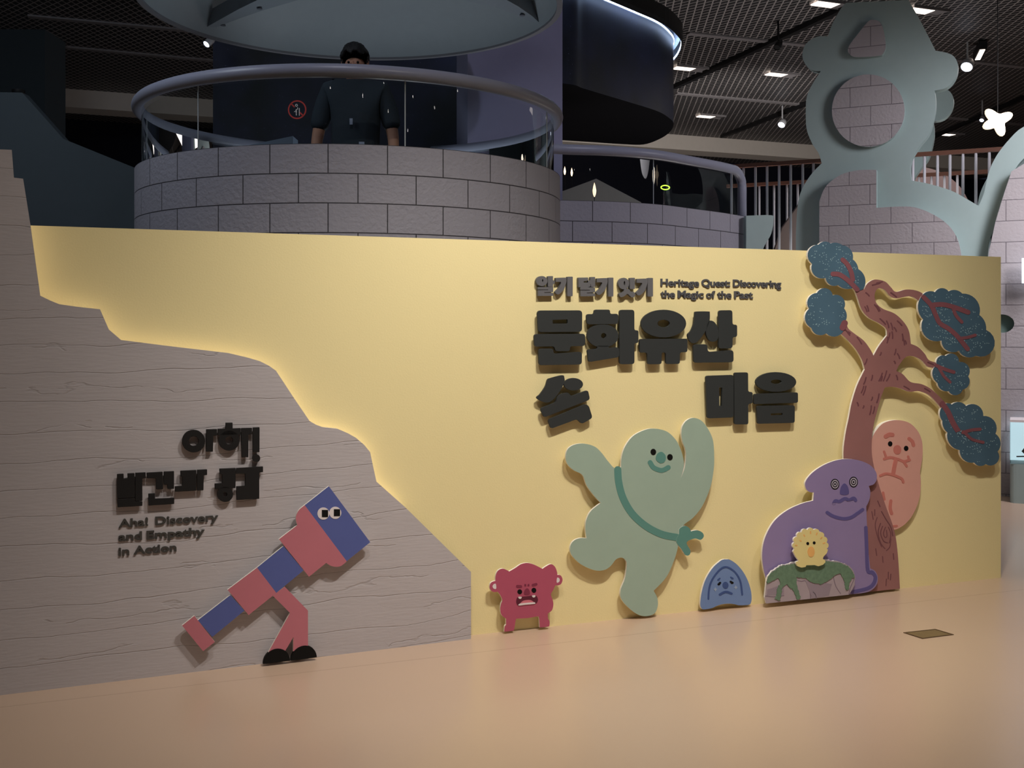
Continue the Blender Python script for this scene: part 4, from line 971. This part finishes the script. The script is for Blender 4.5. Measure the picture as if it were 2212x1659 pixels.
bm = bmesh.new()
sm = [(ccx+(p[0]-ccx)*1.0, ccy+(p[1]-ccy)*1.0) for p in fc]
prv = [bm.verts.new((p[0]-ccx, p[1]-ccy, -.001)) for p in sm]; bm.faces.new(prv)
mesh_obj('underside', bm, mat('matte_black', (14, 14, 17), .9, .05), cyl)
zl = hC*.40; M_LED = mat('led_strip', (255, 255, 255), emit=(190, 215, 255), estr=22)
def sc_(k): return [(ccx+(p[0]-ccx)*k, ccy+(p[1]-ccy)*k) for p in fc]
def band(name, k0, z0, k1, z1, m):
    bm = bmesh.new(); a_ = [bm.verts.new((p[0]-ccx, p[1]-ccy, z0)) for p in sc_(k0)]; b_ = [bm.verts.new((p[0]-ccx, p[1]-ccy, z1)) for p in sc_(k1)]
    n = len(a_)
    for i in range(n): bm.faces.new((a_[i], a_[(i+1) % n], b_[(i+1) % n], b_[i]))
    return mesh_obj(name, bm, m, cyl)
band('led_strip', 1.008, zl, 1.008, zl+.018, M_LED)
band('outer_led_strip', 1.115, zl-.02, 1.115, zl+.0, M_LED)
band('reflector', 1.01, zl+.16, 1.12, zl+.10, mat('crinkled_foil', (200, 215, 235), .3, .5, .3, 40, 1.0, 25, metal=.4))
band('fascia', 1.12, zl-.03, 1.12, zl+.2, mat('black_fascia', (18, 18, 20), .5)); band('fascia_face', 1.12, zl-.03, 1.145, zl+.02, MATS['black_fascia'])
band('fascia_outer', 1.145, zl+.02, 1.145, ZC-ZCB, MATS['black_fascia'])

# ------------------------------------------------------------ play structure (monkey-like cut-out) at right
K = crop(1650, 0, 2.9627)
kb = Vector(((2150-CX)/F*10.0, 10.0)); kd = Vector((-.906, .423)); KP = Plane((kb+kd*6)[:], kb[:])
M_KG = mat('pale_green_board', (158, 176, 176), .5, .3)
kout = K((525,18,1),(925,0,1),(1000,130),(1100,325,1),(1160,335),(1215,360),(1243,420),(1225,500),(1170,560),(1092,580,1),(1100,640),(1095,720),(1060,850),(1000,930),(950,1010),(935,1080),(945,1155,1),(1050,1175),(1200,1220),(1310,1280),(1375,1318,1),(1410,1230),(1440,1100),(1500,980),(1600,860),(1665,810),(1760,770,1),(1780,920,1),(1690,990),(1610,1080),(1575,1200),(1500,1420),(1445,1530),(1430,1660,1),(1430,2900,1),(205,2900,1),(205,1500,1),(215,1330),(240,1220),(300,1120),(370,1045,1),(350,980),(310,920),(275,830),(268,720),(275,620),(310,540),(365,455,1),(310,450),(265,410),(247,350),(270,280),(340,235),(410,232,1),(440,150),(490,60))
kout = cr(kout, 5)
play = Thing('play_structure', 'giant pale green animal-shaped play structure with grey block insets behind the yellow wall', 'play structure', KP, (1900, 1100), 0)
def kpart(name, polys, back, front, m, ms=None, uvs=False):
    bm = bmesh.new()
    for po in polys:
        outer = [(a_, max(z, -play.z0)) for a_, z in play.rel(po, front)]
        prism(bm, outer, (), -back, -front, 0, 1)
    uvl = bm.loops.layers.uv.verify()
    for f_ in bm.faces:
        for lp in f_.loops: lp[uvl].uv = (lp.vert.co.x+play.s0+30.05, lp.vert.co.z+play.z0+10.03)
    return mesh_obj(name, bm, [m, ms or m], play.o)
kpart('front_board', [kout], -.12, .0, M_KG)
kpart('block_disc', [ell(*K((668,708))[0], 233/2.9627, 232/2.9627, 48)], 0, .06, M_BRICK2, M_KG)
kpart('block_triangle', [cr(K((665,140),(700,127),(740,140),(765,190),(780,290),(765,340),(730,358),(590,365),(548,345),(542,300),(600,220)))], 0, .06, M_BRICK2, M_KG)
kpart('block_belly', [cr(K((355,2900,1),(355,1290,1),(395,1195),(490,1120),(600,1090),(720,1087,1),(720,1330,1),(830,1323),(960,1326),(1080,1370),(1180,1440),(1240,1530),(1268,1650,1),(1268,2900,1)))], 0, .12, M_BRICK2, M_KG)
kpart('rear_board', [[(x, y) for x, y in kout]], -1.72, -1.6, M_KG)
# reset rear board so that it is the same size as the front one (a true parallel copy)
rb = [c for c in play.o.children if c.name.startswith('rear_board')][0]
fb = [c for c in play.o.children if c.name.startswith('front_board')][0]
rb.data = fb.data; rb.location = (-.12, 1.6, 0)
# block wall at far right with recess, standing on the floor
bm = bmesh.new()
wo = [(a_, max(z, 0)) for a_, z in px2(KP, [(2136,1090),(2136,545),(2150,480),(2165,430),(2185,370),(2300,300),(2330,1090)], .14)]
hole = [(a_, z) for a_, z in px2(KP, ell(2164, 699, 27, 20, 24), .14)]
prism(bm, wo, [hole], .9, -.14, 0, 1)
uvl = bm.loops.layers.uv.verify()
for f_ in bm.faces:
    for lp in f_.loops: lp[uvl].uv = (lp.vert.co.x+30.2, lp.vert.co.z+10.05)
brw = mesh_obj('block_wall', bm, [M_BRICK2, M_KG], loc=KP.world(0, 0, 0), rotz=KP.rot)
tag(brw, 'lilac grey block wall with an oval opening right of the yellow wall', 'wall')
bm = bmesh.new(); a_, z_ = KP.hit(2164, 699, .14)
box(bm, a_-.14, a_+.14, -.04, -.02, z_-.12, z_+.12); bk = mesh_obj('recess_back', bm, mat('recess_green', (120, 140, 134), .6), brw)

# display case at far right
CPp = floor_pt(2205, 1083); CPp = floor_pt(2182, 1083); dcs = empty('display_case', (CPp[0]+.145, CPp[1]-.02, 0), KP.rot); tag(dcs, 'lit glass display case on a pale green plinth at the right edge', 'display case')
kz = CPp[1]/F
bm = bmesh.new(); zt = H-(999-HY)*kz; ztop = H-(910-HY)*kz; hw = .14
lo = [(-hw,-.14),(.3,-.14),(.3,.2),(-hw,.2)]
q = rc(lo, .05); n = len(q); A_ = [bm.verts.new((x, y, 0)) for x, y in q]; B_ = [bm.verts.new((x, y, zt)) for x, y in q]
for i in range(n): bm.faces.new((A_[i], A_[(i+1) % n], B_[(i+1) % n], B_[i]))
bm.faces.new(B_); mesh_obj('plinth', bm, M_KG, dcs)
bm = bmesh.new(); box(bm, -hw, .3, .17, .2, zt, ztop); mesh_obj('light_panel', bm, mat('lit_panel', (220, 235, 240), emit=(205, 228, 238), estr=1.0), dcs)
bm = bmesh.new(); box(bm, -hw, .3, -.14, -.136, zt, ztop); box(bm, -hw, -hw+.004, -.14, .17, zt, ztop); mesh_obj('glass_panel', bm, M_GLASS, dcs)
bm = bmesh.new(); box(bm, -hw, .3, -.14, .2, ztop, ztop+.02); mesh_obj('lid', bm, M_PWHITE, dcs)
bm = bmesh.new()
tube(bm, [(.0,0,zt+.06),(-.03,0,zt+.10),(-.01,0,zt+.14),(.03,.0,zt+.13)], [.012,.02,.016,.008], 8); tube(bm, [(-.09,0,zt+.05),(-.02,0,zt+.055),(.08,0,zt+.04)], .006, 6); tube(bm, [(.02,0,zt),(.03,0,zt+.12)], .008, 6)
mo_ = mesh_obj('dark_model', bm, mat('model_dark', (52, 56, 66), .5), loc=(dcs.location.x, dcs.location.y, 0), rotz=KP.rot); tag(mo_, 'small dark skeletal model inside the lit display case', 'model')
# lit sign strip on block wall
p_ = ray(2212, 585, 9.6); bm = bmesh.new(); box(bm, -.018, .15, -.02, .02, -.11, .11)
o = mesh_obj('light_box', bm, mat('box_light', (235, 245, 255), emit=(225, 240, 255), estr=1.3), loc=p_, rotz=KP.rot); tag(o, 'white glowing light box on the block wall at the right frame edge', 'light box')
# pale green panel and stair behind
E1 = Plane((0, 10.35), (1, 10.35))
o = wallcut('divider_screen', E1, cr([(1612,466,1),(1666,465),(1671,475),(1666,505),(1652,530),(1640,560,1),(1640,700,1),(1612,700,1)], 4), .12, M_KG); tag(o, 'pale green curved panel at the right end of the lower balcony', 'panel')
for ch in (o,):
    pass
E2 = Plane((0, 11.9), (1, 11.9))
M_TAN = mat('stair_side', (140, 122, 116), .7)
o = wallcut('staircase', E2, [(1672,545),(1690,492),(1752,405),(1790,380),(1790,1100),(1672,1100)], .08, M_TAN); tag(o, 'tan sloping stair side behind the white balusters', 'stair')
o = wallcut('rounded_panel', Plane((0, 13.4), (1, 13.4)), cr([(1960,360,1),(2000,362),(2040,376),(2075,405),(2100,450,1),(2100,1100,1),(1960,1100,1)]), .08, mat('dusty_pink_panel', (150, 128, 126), .7)); tag(o, 'dusty pink rounded panel behind the railing, right of the play structure', 'panel')

# railings with brown handrails and white balusters
M_WOOD = mat('brown_handrail', (110, 72, 58), .45); M_BALU = mat('white_baluster', (222, 220, 228), .45)
def railing(off, yl, yr, xs, label, zbot, lab2=None):
    pl_ = Plane((kb+kd*6-KP.n*off)[:], (kb-KP.n*off)[:])
    sA, zA = pl_.hit(1570, yl, 0); sB, zB = pl_.hit(2230, yr, 0); z = (zA+zB)/2
    e = empty('stair_railing', pl_.world((sA+sB)/2, 0, zbot), pl_.rot); tag(e, label, 'railing'); s0 = (sA+sB)/2
    bm = bmesh.new(); box(bm, sA-s0, sB-s0, -.025, .025, z-zbot-.02, z-zbot+.02); mesh_obj('handrail', bm, M_WOOD, e)
    bm = bmesh.new(); box(bm, sA-s0, sB-s0, -.02, .02, 0, .05); mesh_obj('bottom_rail', bm, M_WOOD, e)
    for x in xs:
        s_, _ = pl_.hit(x, 400, 0); bm = bmesh.new()
        tube(bm, [(s_-s0, 0, .03), (s_-s0, 0, z-zbot-.01)], .014, 8); mesh_obj('baluster', bm, M_BALU, e, smooth=True)
railing(.75, 364, 314, [1580,1606,1632,1657,1683,1708,1734,1757,1972,1997,2025,2052,2080,2108,2137,2166,2194], 'front stair railing with brown handrail and white balusters at the play structure', 1.9)
railing(2.4, 405, 362, [1640,1672,1700,1723,1748,1985,2012,2040,2068], 'lower stair railing farther back, behind the first one', 1.6)

# ------------------------------------------------------------ ceiling fittings
def track(name, a_, b_, label, wd=.035):
    p = at_height(*a_, ZC-.03); q = at_height(*b_, ZC-.03); m_ = (p+q)/2; d_ = (q-p)
    bm = bmesh.new(); Ln = d_.length/2; box(bm, -Ln, Ln, -wd, wd, -.03, .03)
    o = mesh_obj(name, bm, mat('black_track', (24, 24, 26), .5), loc=m_, rotz=math.atan2(d_.y, d_.x)); tag(o, label, 'lighting track')
    return o
track('lighting_track', (1457,188), (1830,14), 'black ceiling track running from the hanging drum toward the upper right')
track('lighting_track', (1560,295), (1745,222), 'short black ceiling track near the far beam')
track('lighting_track', (2005,300), (2212,210), 'black ceiling track above the star lamp at the right')
M_SLAT = mat('ceiling_slat', (120, 116, 118), .5)
def slat(a_, b_, lab):
    p = at_height(*a_, ZC-.01); q = at_height(*b_, ZC-.01); d_ = q-p; bm = bmesh.new(); Ln = d_.length/2; box(bm, -Ln, Ln, -.05, .05, -.01, .01)
    struct(mesh_obj('trim_1', bm, M_SLAT, loc=(p+q)/2, rotz=math.atan2(d_.y, d_.x)))
slat((1486,72), (2212,145), ''); slat((1460,202), (2212,270), '')
for k_, (y_) in enumerate((35, 95)): slat((60,y_), (700,y_+58), '')
M_LP = mat('recessed_light', (255, 240, 225), emit=(255, 236, 220), estr=2.6)
def panel_light(px, py, label, L_=.27, W_=.16):
    p = at_height(px, py, ZC-.02); e = empty('recessed_light', p, PY.rot); tag(e, label, 'ceiling light', 'recessed ceiling lights')
    bm = bmesh.new(); box(bm, -L_/2, L_/2, -W_/2, W_/2, -.012, 0); mesh_obj('lamp_lens', bm, M_LP, e)
    bm = bmesh.new(); box(bm, -L_/2-.02, L_/2+.2, W_/2, W_/2+.02, -.01, .02); box(bm, -L_/2-.02, L_/2+.2, -W_/2-.02, -W_/2, -.01, .02); box(bm, L_/2+.02, L_/2+.18, -W_/2, W_/2, -.002, .01); mesh_obj('frame', bm, M_SLAT, e)
for px_, py_, lb in ((1783,8,'lit recessed ceiling light at the top edge left of the play structure head'),(1988,22,'lit recessed ceiling light just right of the play structure head'),(1478,147,'lit recessed ceiling light close beside the hanging drum'),(1677,160,'lit recessed ceiling light left of the play structure ear'),(1525,251,'lit recessed ceiling light nearest the far beam'),(2045,290,'lit recessed ceiling light right of the play structure, low under the tracks')):
    panel_light(px_, py_, lb)
M_SPOTW = mat('spot_housing', (170, 170, 174), .4); M_SPOTL = mat('spot_lens', (240, 246, 255), emit=(225, 236, 255), estr=6)
def spot_lamp(px, py, label, depth_z=ZC-.28, lit=True, m=None, r=.06):
    p = at_height(px, py, depth_z); e = empty('track_spotlight', p); tag(e, label, 'spotlight', 'track spotlights')
    ax = Vector((-.45, -.55, -.7)).normalized(); rot = ax.to_track_quat('-Z', 'Y').to_matrix().to_4x4()
    bm = bmesh.new(); lathe(bm, [(.0001,.09),(r*.7,.085),(r,.03),(r,-.05),(r*.9,-.052)], seg=20); bm.transform(rot); mesh_obj('housing', bm, m or M_SPOTW, e, smooth=True)
    bm = bmesh.new(); lathe(bm, [(.0001,-.045),(r*.9,-.045)], seg=20); bm.transform(rot); mesh_obj('lens', bm, M_SPOTL if lit else M_INK, e)
    bm = bmesh.new(); tube(bm, [(0,0,.06),(0,0,ZC-p.z)], .012, 6); mesh_obj('stem', bm, m or M_SPOTW, e)
spot_lamp(1690, 266, 'white lit track spotlight left of the play structure')
spot_lamp(2090, 140, 'white lit track spotlight right of the play structure head', r=.075)
spot_lamp(1681, 98, 'small dark unlit track spotlight high beside the hanging drum', lit=False, m=MATS['black_track'], r=.04)
spot_lamp(2122, 256, 'small grey spotlight left of the star lamp', r=.035)
spot_lamp(452, 90, 'small bright spotlight under the canopy edge at left', r=.04, depth_z=ZC-.6)
p = at_height(2117, 118, ZC-.12); bm = bmesh.new(); box(bm, -.3, .3, -.05, .05, 0, .1)
o = mesh_obj('linear_spotlight', bm, MATS['black_track'], loc=p, rotz=PY.rot+.9); tag(o, 'black linear ceiling spotlight above the play structure ear', 'spotlight')
bm = bmesh.new(); box(bm, -.26, .26, -.03, .03, -.006, 0); mesh_obj('lens', bm, M_LP, o)
# camera dome on the left beam
p = ray(40, 200, 8.66); bm = bmesh.new(); lathe(bm, [(.05,.02),(.05,0),(.035,-.03),(.0001,-.045)], seg=16)
o = mesh_obj('security_camera', bm, M_INK, loc=p, smooth=True); tag(o, 'small dark dome camera on top of the dark slate partition', 'camera')
# star lamp
p = ray(2155, 261, 9.2); st = empty('star_lamp', p); tag(st, 'glowing warm white star-shaped pendant lamp at the upper right', 'pendant lamp')
bm = bmesh.new(); bmesh.ops.create_icosphere(bm, subdivisions=4, radius=1)
dirs = [Vector(v).normalized() for v in ((-.75,.1,.75),(.95,0,.45),(-.9,0,-.42),(.35,.1,-.95),(.1,-1,.1),(.1,1,0))]
for v in bm.verts:
    n_ = v.co.normalized(); k = max(max(0, n_.dot(d_))**9 for d_ in dirs); v.co = n_*(.06+.078*k)
mesh_obj('shade', bm, mat('star_shade', (255, 240, 215), emit=(255, 232, 200), estr=1.25), st, smooth=True)
bm = bmesh.new(); tube(bm, [(0,0,.07),(0,0,ZC-p.z)], .004, 6); mesh_obj('cord', bm, M_INK, st)
point('star_lamp_bulb', (p.x, p.y-.25, p.z), 6, (1, .88, .72), .1)

# ------------------------------------------------------------ the man on the deck
MX, MY, MZ = ray(768, 300, 7.1).x, 7.1, 1.62
man = empty('person', (MX, MY, MZ)); tag(man, 'man in a dark t-shirt standing behind the round glass rail, looking down', 'person')
def skin(name, verts, edges, radii, m, root=0, sub=2, parent=man):
    me = bpy.data.meshes.new(name); me.from_pydata(verts, edges, []); o = bpy.data.objects.new(name, me); link(o, parent)
    md = o.modifiers.new('skin', 'SKIN'); md.use_smooth_shade = True
    for i, r in enumerate(radii): me.skin_vertices[0].data[i].radius = r if isinstance(r, tuple) else (r, r)
    me.skin_vertices[0].data[root].use_root = True
    s = o.modifiers.new('sub', 'SUBSURF'); s.levels = sub; s.render_levels = sub
    me.materials.append(m); return o
sk = mat('skin_tone', (172, 128, 106), .55)
Vv = [(0,0,.93),(0,0,1.08),(0,.0,1.25),(0,0,1.40),(0,-.005,1.50),(0,-.02,1.58),(0,-.03,1.66)]
Rr_ = [(.15,.10),(.135,.09),(.16,.10),(.13,.08),(.055,.055),(.075,.085),(.07,.085)]
Ee = [(i, i+1) for i in range(6)]
def add(par, pts):
    for p_, r_ in pts:
        Vv.append(p_); Rr_.append(r_); Ee.append((par, len(Vv)-1)); par = len(Vv)-1
    return par
for s_ in (-1, 1):
    wv = add(3, [((s_*.17,0,1.40),.06),((s_*.225,.0,1.26),.048),((s_*.25,-.01,1.12),.04),((s_*.255,-.05,.98),.036),((s_*.255,-.08,.87),.026),((s_*.25,-.095,.81),(.018,.034))])
    for k_, (dy, ln) in enumerate(((-.03,.075),(-.01,.085),(.01,.08),(.028,.062))):
        b_ = Vector((s_*.25,-.095+dy,.785)); add(wv, [(tuple(b_), .0095), (tuple(b_+Vector((-s_*.01,-.004,-ln*.5))), .009), (tuple(b_+Vector((-s_*.03,-.006,-ln))), .008)])
    add(wv, [((s_*.235,-.135,.80),.011),((s_*.225,-.155,.765),.009)])
    ft_ = add(0, [((s_*.09,0,.84),.085),((s_*.10,-.01,.48),.058),((s_*.105,.01,.10),.042),((s_*.11,-.03,.045),.04),((s_*.12,-.15,.03),.032)])
skin('body', Vv, Ee, Rr_, sk)
shirt = mat('dark_teal_shirt', (52, 60, 68), .8, .1, .05, 20, .2, 30)
tv = [(0,0,.88),(0,0,1.05),(0,0,1.25),(0,0,1.40),(0,-.002,1.505),(-.17,0,1.435),(-.225,0,1.27),(-.245,-.005,1.17),(.17,0,1.435),(.225,0,1.28),(.245,-.005,1.17)]
skin('t_shirt', tv, [(0,1),(1,2),(2,3),(3,4),(3,5),(5,6),(6,7),(3,8),(8,9),(9,10)], [(.175,.12),(.165,.112),(.18,.118),(.15,.098),(.085,.075),.08,.068,.066,.08,.068,.066], shirt)
pants = mat('dark_trousers', (38, 40, 46), .8)
pv = [(0,0,.96),(0,0,.88)]; pe_ = [(0,1)]; pr_ = [(.16,.11),(.17,.12)]
for s_ in (-1, 1):
    pr = 1
    for p_, r_ in (((s_*.09,0,.80),.10),((s_*.10,-.01,.48),.075),((s_*.105,.01,.10),.06)):
        pv.append(p_); pr_.append(r_); pe_.append((pr, len(pv)-1)); pr = len(pv)-1
skin('trousers', pv, pe_, pr_, pants)
# head details: sculpted head cap hair, face
bm = bmesh.new(); bmesh.ops.create_icosphere(bm, subdivisions=4, radius=1)
for v in bm.verts:
    n_ = v.co.copy(); r_ = 1+.035*math.sin(n_.x*22+n_.z*9)*math.sin(n_.y*18)+.04*math.sin(n_.x*7+2)*math.sin(n_.z*6+1)
    x, y, z = n_*r_; v.co = (x*.093, y*.112-.022, 1.652+z*.103)
for v in [v for v in bm.verts if (v.co.z < 1.66+.012*math.sin(v.co.x*90) and v.co.y < -.045) or v.co.z < 1.60+.008*math.sin(v.co.x*140+v.co.y*90)]: bm.verts.remove(v)
hr = mesh_obj('hair', bm, mat('black_hair', (20, 19, 22), .55, .4, .4, 60, .8, 90), man, smooth=True)
sd = hr.modifiers.new('thick', 'SOLIDIFY'); sd.thickness = .014; sd.offset = -1
bm = bmesh.new()
for s_ in (-1, 1):
    bmesh.ops.create_uvsphere(bm, u_segments=10, v_segments=8, radius=.0085, matrix=Matrix.Translation((s_*.03, -.106, 1.605)))
mesh_obj('eyes', bm, M_INK, man, smooth=True)
bm = bmesh.new(); tube(bm, [(0,-.108,1.61),(0,-.125,1.58),(0,-.128,1.568)], [.006,.011,.013], 8); mesh_obj('nose', bm, sk, man, smooth=True)
bm = bmesh.new(); tube(bm, [(-.022,-.106,1.545),(0,-.112,1.543),(.022,-.106,1.545)], .005, 6); mesh_obj('mouth', bm, mat('lip', (140, 88, 80), .5), man, smooth=True)
bm = bmesh.new()
for s_ in (-1, 1): bmesh.ops.create_uvsphere(bm, u_segments=8, v_segments=8, radius=.02, matrix=Matrix.Translation((s_*.082, -.02, 1.62)) @ Matrix.Diagonal((.5,.8,1.4,1)))
mesh_obj('ears', bm, sk, man, smooth=True)
bm = bmesh.new(); box(bm, .04, .075, -.128, -.122, 1.07, 1.09); box(bm, .055, .063, -.128, -.122, 1.0, 1.07); box(bm, -.02, .0, -.128, -.122, 1.20, 1.24)
mesh_obj('shirt_print', bm, mat('shirt_print', (150, 160, 180), .6), man)
